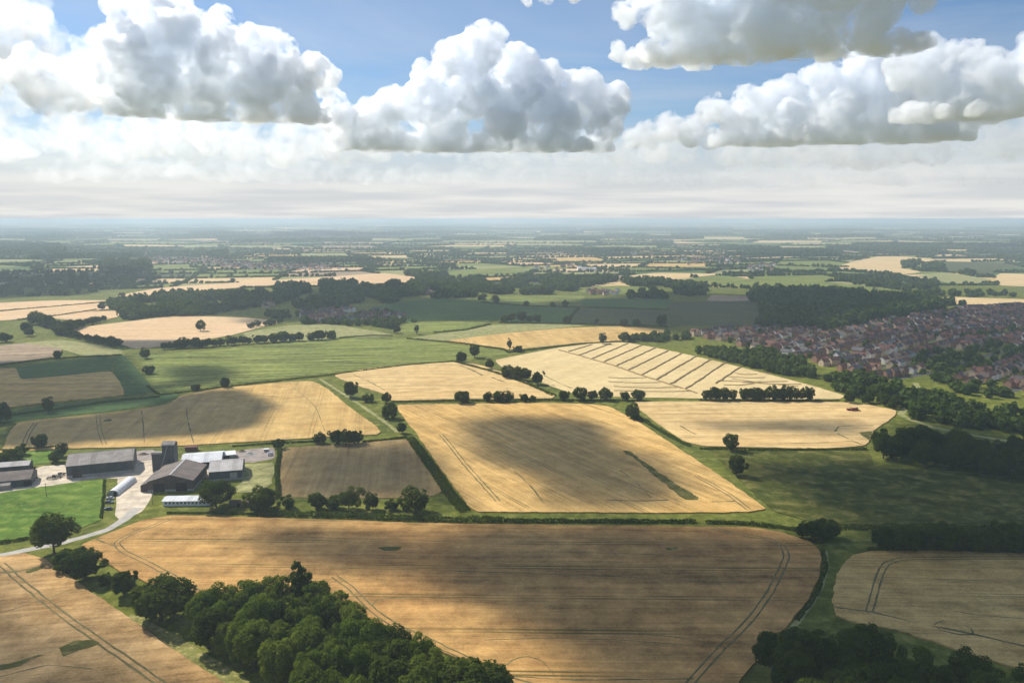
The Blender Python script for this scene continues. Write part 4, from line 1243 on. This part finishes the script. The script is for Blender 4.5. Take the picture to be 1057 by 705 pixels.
# the village beyond the barley field and other far houses
def village(px, gap, seed, lo=.6, only=None):
    for p in scatter(px, gap, seed):
        if RND.random() < lo:
            c_ = RND.choices(HP, only or HWW)[0]
            merge_house(acc, c_[0], p.x, p.y, RND.uniform(0, 3.14), RND.uniform(.9, 1.25))
village([(300, 330), (315, 324), (350, 321), (405, 323), (418, 328), (408, 333), (360, 334), (310, 334)], 17, 3, .8)
village([(262, 312), (285, 309), (280, 320), (262, 322)], 20, 4, .5)
village([(435, 301), (470, 300), (465, 307), (440, 308)], 20, 5, .6)
village([(606, 301), (640, 301), (638, 305), (608, 305)], 20, 6, .7)
village([(770, 275), (800, 274), (798, 282), (772, 283)], 26, 7, .7, [1, 1, 1, 1, 2, 2, 6, 6, 2, 2, 1, 1, 6, 6])
WO = [0, 0, 1, 1, 2, 2, 4, 4, 4, 4, 0, 0, 2, 2]
village([(145, 266), (215, 267), (270, 273), (350, 275), (350, 280), (255, 279), (200, 273), (145, 271)], 24, 8, .55, WO)
village([(540, 276), (610, 272), (625, 276), (560, 279)], 40, 9, .3)
village([(690, 268), (760, 266), (765, 272), (700, 275)], 34, 10, .4, WO)
village([(640, 262), (700, 258), (760, 262), (690, 268)], 60, 12, .35, WO)
flush_houses(acc, 'distant_houses')
mb = MB()
for i in range(3):
    p = G(602 + i * 4, 279.5 + .2 * i)
    mb.box(p.x - 16, p.x + 16, p.y, p.y + 30, 0, 9)
o = mb.build('warehouse', M['white']); tag(o, 'pale industrial sheds beyond the far green strip', 'warehouse')
# estate roads
mr = MB()
v = -700 + 17 / 2 + 25 - 17
fl = 0
v = -700 - 21
while v < 700:
    run = []
    u = -900
    while u <= 900:
        bend = 40 * math.sin(u / 210 + v / 300) + 15 * math.sin(u / 77 + 1)
        x = cx + ca * u - sa * (v + bend + 12.5); y = cyy + sa * u + ca * (v + bend + 12.5)
        if inside(x, y, EP):
            run.append(Vector((x, y, 0)))
        else:
            if len(run) > 2: ribbon(run, 6.5, .06, mr)
            run = []
        u += 12
    v += 42
tag(mr.build('estate_road', M['road']), kind='structure')

# ------------------------------------------------------------------ distant tree masses
class Far:
    def __init__(s): s.t = []
    def add(s, x, y, h, w_): s.t.append((x, y, h, w_))
    def build(s, name, mat, seed=1):
        rs = np.random.RandomState(seed)
        T_ = np.array(s.t)
        d = np.hypot(T_[:, 0], T_[:, 1])
        nq = np.clip((330000 / (d + 150)) * (T_[:, 3] / 10) / 2.6, 10, 190).astype(int)
        idx = np.repeat(np.arange(len(T_)), nq)
        n = len(idx)
        dr = rs.normal(size=(n, 3)); dr /= np.linalg.norm(dr, axis=1)[:, None]
        h = T_[idx, 2]; ww = T_[idx, 3]
        lob = 1 + .22 * np.sin(dr[:, 0] * 5 + idx) * np.sin(dr[:, 1] * 5 + idx * 2.3) + .12 * np.sin(dr[:, 2] * 9 + idx)
        rr = rs.uniform(.8, 1.05, n) * lob
        pos = np.stack([T_[idx, 0] + dr[:, 0] * ww * .5 * rr, T_[idx, 1] + dr[:, 1] * ww * .5 * rr, h * .52 + dr[:, 2] * h * .48 * rr], 1)
        pos[:, 2] = np.maximum(pos[:, 2], .1)
        nrm = dr * .8 + rs.normal(size=(n, 3)) * .35; nrm /= np.linalg.norm(nrm, axis=1)[:, None]
        sz = ww * np.clip(3.1 / np.sqrt(nq[idx]), .2, .95) * rs.uniform(.6, 1.3, n)
        print(name, len(T_), n)
        o = obj(name, leafquads(name, pos, nrm, sz, rs, mat))
        return tag(o, kind='stuff')
FP = []   # outlines that stay clear of distant hedges
for o in [o for o in COL.objects if o.get('kind') == 'structure' and o.name.split('.')[0].endswith(('_field', '_meadow', '_lawn'))]:
    n = len(o.data.polygons[0].vertices)
    pts = [o.data.vertices[i].co for i in range(n)]
    xs = [p.x for p in pts]; ys = [p.y for p in pts]
    FP.append((min(xs), max(xs), min(ys), max(ys), [(p.x, p.y) for p in pts]))
def clear(x, y):
    for x0, x1, y0, y1, poly in FP:
        if x0 < x < x1 and y0 < y < y1 and inside(x, y, poly):
            return False
    return True
mass = Far()
def massw(px, gap, h, w_, seed, keep=1.0, thr=-.1):
    for p in scatter(px, gap, seed):
        if RND.random() < keep and noise.noise(Vector((p.x / 70, p.y / 110, seed))) > thr and clear(p.x, p.y):
            mass.add(p.x, p.y, h * RND.uniform(.5, 1.25), w_ * RND.uniform(.8, 1.25))
darkw = [(776, 311), (800, 304), (835, 303), (900, 306), (962, 312), (972, 322), (930, 328), (900, 334), (862, 343), (800, 341), (782, 341), (786, 320)]
massw(darkw, 9.5, 16, 11, 21, 1.0, -.6)
massw([(250, 318), (262, 305), (300, 297), (350, 294), (400, 295), (430, 292), (500, 289), (600, 288), (640, 290), (600, 296), (585, 304), (520, 305), (470, 308), (420, 310), (380, 317), (330, 320), (280, 316)], 11, 15, 12, 22, .85, .0)
massw([(110, 316), (150, 308), (250, 304), (262, 308), (250, 320), (215, 325), (170, 327), (130, 331), (118, 326)], 12, 15, 12, 23, .9)
massw([(262, 330), (290, 320), (310, 334), (345, 334), (275, 336)], 12, 10, 9, 24, .6)
massw([(300, 334), (410, 333), (425, 329), (432, 333), (410, 340), (340, 335)], 10, 9, 8, 25, .8)
massw([(300, 330), (315, 321), (405, 321), (418, 327), (360, 332)], 17, 9, 8, 26, .55)
massw([(600, 296), (640, 290), (690, 291), (720, 294), (735, 304), (690, 309), (640, 309), (672, 301), (670, 297), (640, 294)], 13, 14, 12, 27, .7)
massw([(735, 305), (770, 306), (780, 298), (820, 300), (880, 302), (935, 308), (1000, 315), (965, 316), (840, 304), (790, 306)], 13, 12, 11, 28, .7)
massw([(-60, 300), (0, 288), (60, 285), (140, 283), (170, 290), (120, 300), (60, 306), (0, 309), (-60, 311)], 19, 12, 13, 29, .42)
massw([(700, 350), (720, 346), (760, 358), (800, 368), (860, 382), (905, 394), (930, 400), (925, 408), (880, 410), (830, 393), (760, 376), (700, 361), (645, 352), (640, 346), (690, 347)], 9.5, 8.5, 8, 30, .9)
massw([(905, 395), (960, 388), (1010, 402), (1057, 412), (1110, 415), (1110, 440), (1057, 438), (985, 432), (955, 418), (930, 408)], 11, 8, 8, 31, .6)
massw([(990, 430), (1057, 441), (1130, 446), (1130, 452), (1057, 449), (985, 441)], 9, 8, 8, 38, .9)
massw([(915, 424), (930, 412), (965, 408), (985, 418), (995, 432), (1057, 440), (1057, 446), (990, 440), (940, 432)], 13, 10, 10, 45, .9, -.5)
for g in gaps:
    massw(g, 13, 8, 7.5, 32, .6)
massw(estate, 19, 6.5, 6, 33, .6)
massw([(860, 343), (905, 334), (1000, 320), (1000, 326), (930, 340), (870, 349)], 16, 9, 8, 39, .5)
massw([(800, 300), (880, 294), (960, 300), (1057, 306), (1057, 309), (960, 306), (880, 302)], 15, 10, 10, 34, .5)
massw([(868, 285), (930, 287), (975, 296), (960, 300), (900, 297), (840, 286)], 17, 11, 11, 35, .6)
massw([(930, 273), (945, 271.5), (976, 277), (1020, 281), (1000, 284), (950, 280), (935, 276)], 13, 14, 13, 36, .9)
massw([(100, 284), (108, 270), (155, 272), (158, 284)], 22, 24, 8, 37, .8)
massw([(160, 262), (235, 262), (232, 266), (150, 265)], 22, 18, 20, 40, .9)
massw([(-20, 258), (0, 252), (60, 254), (70, 262), (0, 264)], 24, 18, 22, 41, .8)

# patchwork of distant farmland, hedges and woods
far_mats = [M['pasture'], M['pasture_deep'], M['olive'], M['tan_far'], M['wheat_pink'], M['pasture_pale'], M['heath'], M['wheat_farm']]
far_w = [8, 3, 3, 2.4, 1.0, 5.0, 1.2, 1.2]
farf = MB(); hed = Far()
rr = random.Random(77)
def patch(y0, y1, cw, ch, ang, hedge_p, wood_p, hs, hw_, z0, wgap, seed):
    ca_, sa_ = math.cos(ang), math.sin(ang)
    nx = int(2.4 * y1 / cw) + 4; ny = int(2.4 * y1 / ch) + 4
    J = {}
    def node(i, j):
        if (i, j) not in J:
            u = (i - nx / 2) * cw + rr.uniform(-.3, .3) * cw + (j % 2) * cw * .37
            v_ = (j - ny * .12) * ch + rr.uniform(-.3, .3) * ch
            J[(i, j)] = (ca_ * u - sa_ * v_, sa_ * u + ca_ * v_)
        return J[(i, j)]
    def ok(x, y):
        return y0 <= y <= y1 and abs(x) < .78 * y + 350
    kf = 0
    for i in range(nx):
        for j in range(ny):
            q = [node(i, j), node(i + 1, j), node(i + 1, j + 1), node(i, j + 1)]
            cx_ = sum(p[0] for p in q) / 4; cy_ = sum(p[1] for p in q) / 4
            if not ok(cx_, cy_): continue
            nz = noise.noise(Vector((cx_ / 2600, cy_ / 2600, seed)))
            kf += 1
            if rr.random() < wood_p * (1 + 2.2 * nz):
                poly = q
                xs = [p[0] for p in q]; ys = [p[1] for p in q]
                y = min(ys)
                while y < max(ys):
                    x = min(xs)
                    while x < max(xs):
                        a = x + rr.uniform(-.4, .4) * wgap; b_ = y + rr.uniform(-.4, .4) * wgap
                        if inside(a, b_, poly) and clear(a, b_):
                            hed.add(a, b_, rr.uniform(11, 18) * (1 if wgap < 20 else 1.15), wgap * rr.uniform(.9, 1.3))
                        x += wgap
                    y += wgap
                continue
            wts = list(far_w)
            for t_ in (3, 4, 5, 7): wts[t_] *= max(.15, 1 - 1.6 * nz)
            mi = rr.choices(range(8), wts)[0]
            zz_ = z0 + (kf % 9) * .006
            ar = sum(q[a][0] * q[(a + 1) % 4][1] - q[(a + 1) % 4][0] * q[a][1] for a in range(4))
            qq = q if ar > 0 else q[::-1]
            farf.add([(p[0], p[1], zz_) for p in qq], [(0, 1, 2, 3)], mi)
            for a, b_ in ((q[0], q[1]), (q[0], q[3])):
                if rr.random() > hedge_p: continue
                L = math.hypot(b_[0] - a[0], b_[1] - a[1])
                tall = rr.random() < .45
                s = 0
                while s < L:
                    x = a[0] + (b_[0] - a[0]) * s / L; y = a[1] + (b_[1] - a[1]) * s / L
                    big_ = rr.random() < (.5 if tall else .14)
                    h = rr.uniform(.75, 1.3) * hs * (1.0 if big_ else .42)
                    wd = hw_ * (1.0 if big_ else .75) * rr.uniform(.8, 1.3)
                    if clear(x, y): hed.add(x + rr.uniform(-2, 2), y + rr.uniform(-2, 2), h, wd)
                    s += wd * rr.uniform(.7, 1.5 if big_ else .95)
patch(1750, 4200, 230, 165, R(14), .8, .07, 8, 8, .02, 13, 1.3)
patch(4200, 9000, 380, 270, R(-9), .5, .09, 7, 12, .10, 22, 4.1)
patch(9000, 24000, 900, 600, R(6), .35, .08, 8, 34, .20, 60, 7.7)
tag(farf.build('distant_fields', far_mats), kind='structure')
mass.build('distant_wood', M['leaf_far'], 3)
hed.build('distant_hedgerows', M['leaf_far'], 4)

# low rolling country towards the horizon
hv = []; hf = []
for yy, hgt, wid, sd2 in ((13500, 34, 1500, 1), (18500, 60, 2200, 2), (25000, 88, 3000, 3), (33000, 112, 3500, 4)):
    nx_, ny_ = 160, 9
    o0 = len(hv)
    for i in range(nx_):
        x = (i / (nx_ - 1) - .5) * 2 * .95 * yy
        hh_ = hgt * (.55 + .75 * noise.fractal(Vector((x / 5200, sd2 * 5.3, 0)), .9, 2.0, 4))
        yo = 1400 * noise.noise(Vector((x / 6000, sd2, 7)))
        for j in range(ny_):
            c_ = (j / (ny_ - 1) - .5) * 2
            hv.append((x, yy + yo + c_ * wid, max(-.5, hh_ * (math.cos(c_ * math.pi) * .5 + .5) - .5)))
    for i in range(nx_ - 1):
        for j in range(ny_ - 1):
            a = o0 + i * ny_ + j
            hf.append((a, a + ny_, a + ny_ + 1, a + 1))
hm_, kk, b = new_mat('far_hills')
t = kk.n('ShaderNodeTexCoord')
vor = kk.n('ShaderNodeTexVoronoi'); vor.inputs['Scale'].default_value = 1 / 650
kk.l(t.outputs['Object'], vor.inputs['Vector'])
sx = kk.n('ShaderNodeSeparateColor'); kk.l(vor.outputs['Color'], sx.inputs[0])
c = kk.mix(kk.map(sx.outputs[0], .3, .6), (.04, .06, .02), (.13, .15, .04))
c = kk.mix(kk.map(sx.outputs[1], .72, .8), c, (.45, .34, .16))
kk.l(c, b.inputs['Base Color'])
tag(obj('hills', mesh('hills', hv, hf, [hm_], None, True)), kind='structure')

# ------------------------------------------------------------------ clouds
def cloud_mat(name, dens, an=.55, mpp=0, seed=0, t0=.45, t1=.60):
    m = bpy.data.materials.new(name)
    m.use_nodes = True
    kk = NT(m.node_tree)
    m.node_tree.nodes.remove(m.node_tree.nodes['Principled BSDF'])
    pv = kk.n('ShaderNodeVolumePrincipled')
    kk.l(pv.outputs[0], m.node_tree.nodes['Material Output'].inputs['Volume'])
    pv.inputs['Color'].default_value = (.968, .982, 1, 1)
    pv.inputs['Density'].default_value = dens
    pv.inputs['Anisotropy'].default_value = an
    if mpp:   # torn by turbulence
        t = kk.n('ShaderNodeTexCoord')
        off = kk.n('ShaderNodeMapping')
        kk.l(t.outputs['Object'], off.inputs['Vector'])
        off.inputs['Location'].default_value = (seed * 1377.0, 0, 0)
        nz = kk.noise(off.outputs[0], 1 / (19 * mpp), 8, .68, .45)
        kk.l(kk.math('MULTIPLY', kk.map(nz, t0, t1, 0, 1), dens * 1.8), pv.inputs['Density'])
        m.cycles.volume_step_rate = STEPR
    return m
STEPR = .10

def ico(sub):
    import bmesh
    bm = bmesh.new()
    bmesh.ops.create_icosphere(bm, subdivisions=sub, radius=1)
    bm.verts.ensure_lookup_table()
    v = np.array([q.co[:] for q in bm.verts]); f = np.array([[q.index for q in p.verts] for p in bm.faces])
    bm.free()
    return v, f
ICO1 = ico(1); ICO2 = ico(2)

def remeshed(name, V_, F_, vox):
    me = mesh('tmp', V_, F_)
    o = obj('tmp', me)
    md = o.modifiers.new('r', 'REMESH'); md.mode = 'VOXEL'; md.voxel_size = vox
    dg = bpy.context.evaluated_depsgraph_get()
    out = bpy.data.meshes.new_from_object(o.evaluated_get(dg))
    bpy.data.objects.remove(o); bpy.data.meshes.remove(me)
    return out

def cumulus(puffs, basey, alt, label, seed, mfp=6.0, vox=1.6, fluff=1.0, deep=.9, grow=0.0, t0=.43, t1=.64, flat=0):
    rs = np.random.RandomState(seed)
    px0 = np.mean([p[0] for p in puffs])
    d = ray(px0, basey); t_ = (alt - CAMZ) / d.z
    C = CAM + d * t_
    mpp = t_ / F * ray(px0, basey).length     # metres per picture unit at that range
    hd = Vector((d.x, d.y, 0)).normalized(); rt = Vector((hd.y, -hd.x, 0))
    S = []
    if flat:      # the level condensation base
        xa = min(p[0] - p[2] * .5 for p in puffs); xb = max(p[0] + p[2] * .5 for p in puffs)
        x = xa + 8
        puffs = list(puffs)
        while x < xb - 8:
            e_ = min(1, (min(x - xa, xb - x) + 6) / (.22 * (xb - xa)))
            puffs.append((x, basey - 1, flat * (.45 + .55 * e_) * rs.uniform(.8, 1.15)))
            x += flat * .62
    for (x, y, r) in puffs:
        r = r * .95 + grow; lx = (x - px0) * mpp; lz = (basey - y) * mpp; R_ = r * mpp
        ly = rs.uniform(-1, 1) * deep * R_ * 1.1
        S.append((lx, ly, lz, R_))
        S[-1] = (lx, ly, lz, R_ * .8); S.append((lx + rs.uniform(-.3, .3) * R_, ly + rs.choice((-1, 1)) * R_ * deep * 1.1, lz * .85, R_ * .65))
    S2 = []
    for (lx, ly, lz, R_) in S:
        m_ = 16
        for i in range(m_):
            q = rs.normal(size=3); q /= np.linalg.norm(q)
            q[2] = abs(q[2]) * 1.0 - .25
            q /= np.linalg.norm(q)
            r = R_ * rs.uniform(.26, .46)
            S2.append((lx + q[0] * R_ * .86, ly + q[1] * R_ * .86, lz + q[2] * R_ * .86, r))
    S3 = []
    for (lx, ly, lz, R_) in S2:
        if R_ < 2.6 * mpp: continue
        for i in range(8):
            q = rs.normal(size=3); q /= np.linalg.norm(q)
            q[2] = abs(q[2]) - .3
            q /= np.linalg.norm(q)
            S3.append((lx + q[0] * R_ * .9, ly + q[1] * R_ * .9, lz + q[2] * R_ * .9, R_ * rs.uniform(.24, .42)))
    def soup(SS, I):
        A_ = np.array(SS)
        v = A_[:, None, :3] + I[0][None] * A_[:, None, 3:4]
        f = (I[1][None] + (np.arange(len(A_)) * len(I[0]))[:, None, None]).reshape(-1, 3)
        return v.reshape(-1, 3), f
    v1, f1 = soup(S + S2, ICO2)
    if S3:
        v2, f2 = soup(S3, ICO1)
        V_ = np.concatenate([v1, v2]); F_ = np.concatenate([f1, f2 + len(v1)])
    else:
        V_, F_ = v1, f1
    lo = V_[:, 2] < 0
    V_[lo, 2] *= .10
    me = remeshed('cloud', V_, F_, vox * mpp * 1.15)
    for sc_, amp, oc in ((26, 7.0, 3), (9, 3.0, 4)):
        n = len(me.vertices)
        co = np.empty(n * 3, dtype=np.float32); me.vertices.foreach_get('co', co); co = co.reshape(-1, 3)
        no = np.empty(n * 3, dtype=np.float32); me.vertices.foreach_get('normal', no); no = no.reshape(-1, 3)
        so_ = Vector((seed * 13.7, 0, 0))
        a = np.array([noise.fractal(Vector((float(p[0]), float(p[1]), float(p[2]) * 1.3)) / (sc_ * mpp) + so_, .75, 2.1, oc) for p in co], dtype=np.float32)
        a = 1 - 2 * np.abs(a)          # billows
        up = np.clip(co[:, 2] / (14 * mpp), .22, 1)
        co += no * (a * amp * mpp * fluff * up)[:, None]
        me = remeshed('cloud', co, np.array([list(p.vertices) for p in me.polygons], dtype=np.int32), vox * mpp)
    rz = math.atan2(rt.y, rt.x)
    me.materials.clear()
    me.materials.append(cloud_mat('cloud_vapour', 1 / (mfp * mpp), .5, mpp, seed, t0, t1))
    o = obj('cloud', me, None, C)
    o.rotation_euler = (0, 0, rz)
    print('cloud', label[:30], round(t_), round(mpp, 2), len(me.vertices))
    return tag(o, label, 'cloud')

cumulus([(178, 18, 18), (160, 40, 25), (195, 48, 25), (150, 75, 28), (185, 82, 32), (225, 68, 28), (250, 60, 26), (230, 40, 14), (280, 65, 24), (308, 76, 18), (328, 79, 9), (260, 94, 26), (300, 106, 15), (215, 103, 22), (165, 103, 24), (135, 97, 18)], 123, 1150,
        'towering white cumulus with a grey base at upper left', 1, mfp=7, flat=15)
cumulus([(10, 35, 26), (42, 28, 16), (-25, 55, 40), (30, 70, 34), (85, 75, 24), (70, 98, 18), (20, 100, 24), (62, 124, 14), (5, 124, 18)], 142, 1150,
        'broad bright cloud bank filling the upper left edge of the sky', 2, mfp=22, t0=.42, t1=.72)
cumulus([(500, 58, 22), (470, 70, 17), (530, 72, 22), (445, 86, 16), (560, 88, 20), (600, 98, 20), (630, 108, 14), (490, 98, 28), (440, 108, 20), (540, 112, 26), (580, 120, 22), (410, 112, 18), (385, 126, 18), (352, 128, 16), (355, 110, 9), (460, 126, 22), (620, 128, 16), (520, 130, 22)], 155, 1150,
        'wide heaped cumulus with a peaked top in the middle of the sky', 3, flat=17)
cumulus([(663, 12, 12), (690, 12, 20), (720, 18, 24), (760, 5, 32), (800, 5, 34), (850, 0, 34), (890, 2, 26), (925, 4, 16), (740, 34, 18), (790, 36, 20), (840, 34, 18), (880, 26, 18), (760, -45, 45), (830, -50, 50), (700, -22, 26), (900, -35, 28)], 60, 1150,
        'large cumulus with a dark flat base at the top right of the sky', 4, flat=18)
cumulus([(750, 115, 13), (780, 110, 17), (810, 100, 18), (850, 90, 20), (885, 86, 22), (920, 96, 20), (860, 114, 22), (900, 116, 22), (948, 116, 20), (978, 125, 13), (820, 122, 17), (775, 128, 14)], 147, 1150,
        'long cumulus below the dark-based cloud at right', 5, flat=16)
cumulus([(965, 66, 20), (946, 72, 12), (994, 76, 20), (1020, 86, 20), (1050, 95, 22), (1056, 66, 18), (1080, 62, 26), (975, 92, 18), (1005, 105, 18)], 122, 1150,
        'white cumulus on the right edge of the sky', 6, flat=14)
cumulus([(640, 59, 7), (654, 57, 9), (670, 58, 9), (684, 62, 5)], 67, 1150, 'small detached puff of cloud left of the dark-based cloud', 7, mfp=9, vox=1.2)
cumulus([(670, 140, 10), (690, 133, 12), (712, 138, 12), (730, 146, 10), (652, 148, 8)], 160, 1150, 'small low cumulus between the two big central banks', 8, mfp=9)
def bank(x0, x1, y, r, base, label, seed, mfp):
    rr_ = random.Random(seed)
    pf = []
    x = x0
    while x < x1:
        e_ = min(1, .45 + min(x - x0, x1 - x) / (.35 * (x1 - x0)))
        rad = r * e_ * rr_.uniform(.6, 1.1)
        pf.append((x, y + rr_.uniform(-.5, .5) * r + r * (1 - e_), rad))
        x += rad * rr_.choice((.6, .8, .9, 1.1, 2.0))
    cumulus(pf, base, 1150, label, seed, mfp, 1.7, t0=.45, t1=.74)
bank(-40, 130, 95, 26, 128, 'soft white cloud heaped against the left edge of the sky', 20, 12)
bank(-30, 240, 146, 24, 172, 'flat soft grey cloud bank low under the towering cumulus', 10, 22)
bank(195, 520, 148, 24, 173, 'flat soft grey cloud bank low under the central cumulus', 9, 20)
bank(480, 680, 154, 18, 177, 'thin pale cloud bank low in the middle of the sky', 14, 22)
bank(640, 860, 156, 20, 180, 'pale cloud bank low to the right of the middle', 15, 22)
bank(780, 1090, 148, 26, 180, 'wide soft cloud bank low above the right horizon', 11, 20)
bank(800, 1085, 122, 24, 150, 'grey cloud bank filling the gap under the right-hand cumulus', 16, 11)
bank(60, 420, 180, 10, 192, 'faint long cloud streak close above the left horizon', 17, 32)
bank(380, 720, 183, 8, 194, 'faint long cloud streak close above the middle horizon', 18, 32)
bank(700, 1080, 184, 9, 197, 'faint long cloud streak close above the right horizon', 19, 32)
cumulus([(565, -3, 9), (590, -1, 10), (545, 0, 6)], 7, 1150, 'thin cloud fragment at the top of the sky', 12, mfp=9, vox=1.2)

# unseen clouds overhead, added and shaped so their shadows lie over the fields
ALT = 1100.0
OFF = Vector((SUN.x / SUN.z * ALT, SUN.y / SUN.z * ALT, ALT))
VAP = cloud_mat('cloud_vapour_overhead', .17, .35)
def overhead(px, thick=260, soft=45, seed=0, cell=14.0):
    q = [G(*p) for p in px]
    poly = [(p.x, p.y) for p in q]
    x0 = min(p[0] for p in poly) - soft; x1 = max(p[0] for p in poly) + soft
    y0 = min(p[1] for p in poly) - soft; y1 = max(p[1] for p in poly) + soft
    cell = max(cell, (x1 - x0) / 110, (y1 - y0) / 110)
    nx = int((x1 - x0) / cell) + 2; ny = int((y1 - y0) / cell) + 2
    gx = x0 + np.arange(nx) * cell; gy = y0 + np.arange(ny) * cell
    X, Y = np.meshgrid(gx, gy, indexing='ij')
    P_ = np.array(poly); n = len(P_)
    D = np.full(X.shape, 1e9); ins = np.zeros(X.shape, bool)
    for i in range(n):
        a = P_[i]; b_ = P_[(i + 1) % n]
        ab = b_ - a
        t_ = np.clip(((X - a[0]) * ab[0] + (Y - a[1]) * ab[1]) / (ab @ ab), 0, 1)
        D = np.minimum(D, np.hypot(X - a[0] - t_ * ab[0], Y - a[1] - t_ * ab[1]))
        c_ = ((a[1] > Y) != (b_[1] > Y)) & (X < ab[0] * (Y - a[1]) / (ab[1] if abs(ab[1]) > 1e-9 else 1e-9) + a[0])
        ins ^= c_
    sd_ = np.where(ins, D, -D)
    nzz = np.array([[noise.fractal(Vector((x / 75, y / 75, seed * 3.1)), .9, 2.1, 4) for y in gy] for x in gx])
    th = np.clip((sd_ + nzz * soft * .6) / soft + .15, 0, 1)
    th = th * th * (3 - 2 * th) * thick * .12 * (1 + .35 * nzz)
    th[th < .3] = 0
    th[0, :] = th[-1, :] = 0; th[:, 0] = th[:, -1] = 0
    top = -np.ones(X.shape, int); bot = -np.ones(X.shape, int)
    vs = []
    for i in range(nx):
        for j in range(ny):
            if th[i, j] > 0:
                top[i, j] = len(vs); vs.append((X[i, j], Y[i, j], th[i, j] * .65)); bot[i, j] = len(vs); vs.append((X[i, j], Y[i, j], -th[i, j] * .35))
            else:
                top[i, j] = bot[i, j] = len(vs); vs.append((X[i, j], Y[i, j], 0))
    fs = []
    for i in range(nx - 1):
        for j in range(ny - 1):
            if max(th[i, j], th[i + 1, j], th[i, j + 1], th[i + 1, j + 1]) <= 0: continue
            c4 = ((i, j), (i + 1, j), (i + 1, j + 1), (i, j + 1))
            fs.append([top[c] for c in c4]); fs.append([bot[c] for c in c4[::-1]])
    V_ = np.array(vs); c_ = np.array([V_[:, 0].mean(), V_[:, 1].mean(), 0])
    o = obj('cloud', mesh('cloud', V_ - c_, fs, [VAP]), None, Vector(c_) + OFF)
    return tag(o, kind='structure')
overhead([(462, 437), (482, 428), (533, 430), (562, 435), (600, 440), (632, 448), (640, 458), (668, 478), (700, 498), (748, 521), (700, 533), (560, 533), (532, 510), (545, 496), (500, 478), (472, 460)], seed=1, soft=40, thick=125)
overhead([(2, 450), (20, 437), (60, 433), (130, 426), (190, 410), (240, 404), (272, 411), (285, 420), (262, 429), (282, 439), (250, 444), (190, 448), (120, 454), (8, 461)], seed=2, soft=17, thick=300)
overhead([(300, 455), (440, 452), (480, 520), (290, 520), (285, 480)], seed=3, soft=30, thick=80)
overhead([(262, 552), (420, 545), (520, 548), (640, 546), (860, 540), (790, 500), (760, 474), (830, 470), (900, 468), (925, 440), (990, 438), (1057, 452), (1200, 470), (1300, 620), (1200, 780), (640, 780), (545, 690), (510, 668), (470, 640), (430, 612), (390, 596), (330, 585), (270, 566)], seed=4, soft=42, thick=125)
overhead([(520, 560), (860, 548), (1000, 520), (1300, 520), (1200, 790), (640, 790), (560, 690)], seed=14, soft=80, thick=70)
overhead([(-160, 596), (20, 600), (70, 632), (120, 672), (170, 706), (160, 800), (-160, 800)], seed=12, soft=36, thick=55)
overhead([(395, 330), (400, 306), (470, 307), (560, 312), (690, 300), (780, 303), (900, 306), (965, 318), (905, 333), (850, 345), (780, 346), (690, 344), (600, 336), (500, 333)], seed=5, soft=46, thick=75)
overhead([(880, 350), (930, 332), (1000, 318), (1130, 314), (1130, 405), (1040, 402), (960, 382)], seed=15, soft=60, thick=38)
overhead([(-60, 378), (0, 372), (130, 366), (152, 396), (175, 412), (20, 434), (-60, 440)], seed=6, soft=35, thick=120)
overhead([(172, 380), (215, 375), (255, 379), (262, 388), (200, 399), (160, 402)], seed=7, soft=36, thick=90)
overhead([(90, 352), (200, 351), (195, 358), (110, 362)], seed=8, soft=30)
overhead([(200, 322), (250, 305), (330, 296), (430, 294), (440, 318), (400, 336), (330, 334), (262, 334)], seed=9, soft=40, thick=70)
overhead([(-60, 312), (-60, 284), (60, 280), (160, 280), (170, 292), (60, 306)], seed=10, soft=60)
overhead([(700, 437), (780, 434), (900, 438), (890, 448), (740, 446)], seed=11, soft=14, thick=70)

# ------------------------------------------------------------------ the air
hm = bpy.data.materials.new('air')
hm.use_nodes = True
kk = NT(hm.node_tree)
hm.node_tree.nodes.remove(hm.node_tree.nodes['Principled BSDF'])
pv = kk.n('ShaderNodeVolumePrincipled')
kk.l(pv.outputs[0], hm.node_tree.nodes['Material Output'].inputs['Volume'])
pv.inputs['Color'].default_value = (.71, .86, 1.0, 1)
pv.inputs['Density'].default_value = HAZE
pv.inputs['Anisotropy'].default_value = .2
mb = MB()
HB = GR + 400
mb.box(-HB, HB, -HB, HB, -1.0, CAMZ + 3)
tag(mb.build('haze', hm), kind='stuff')
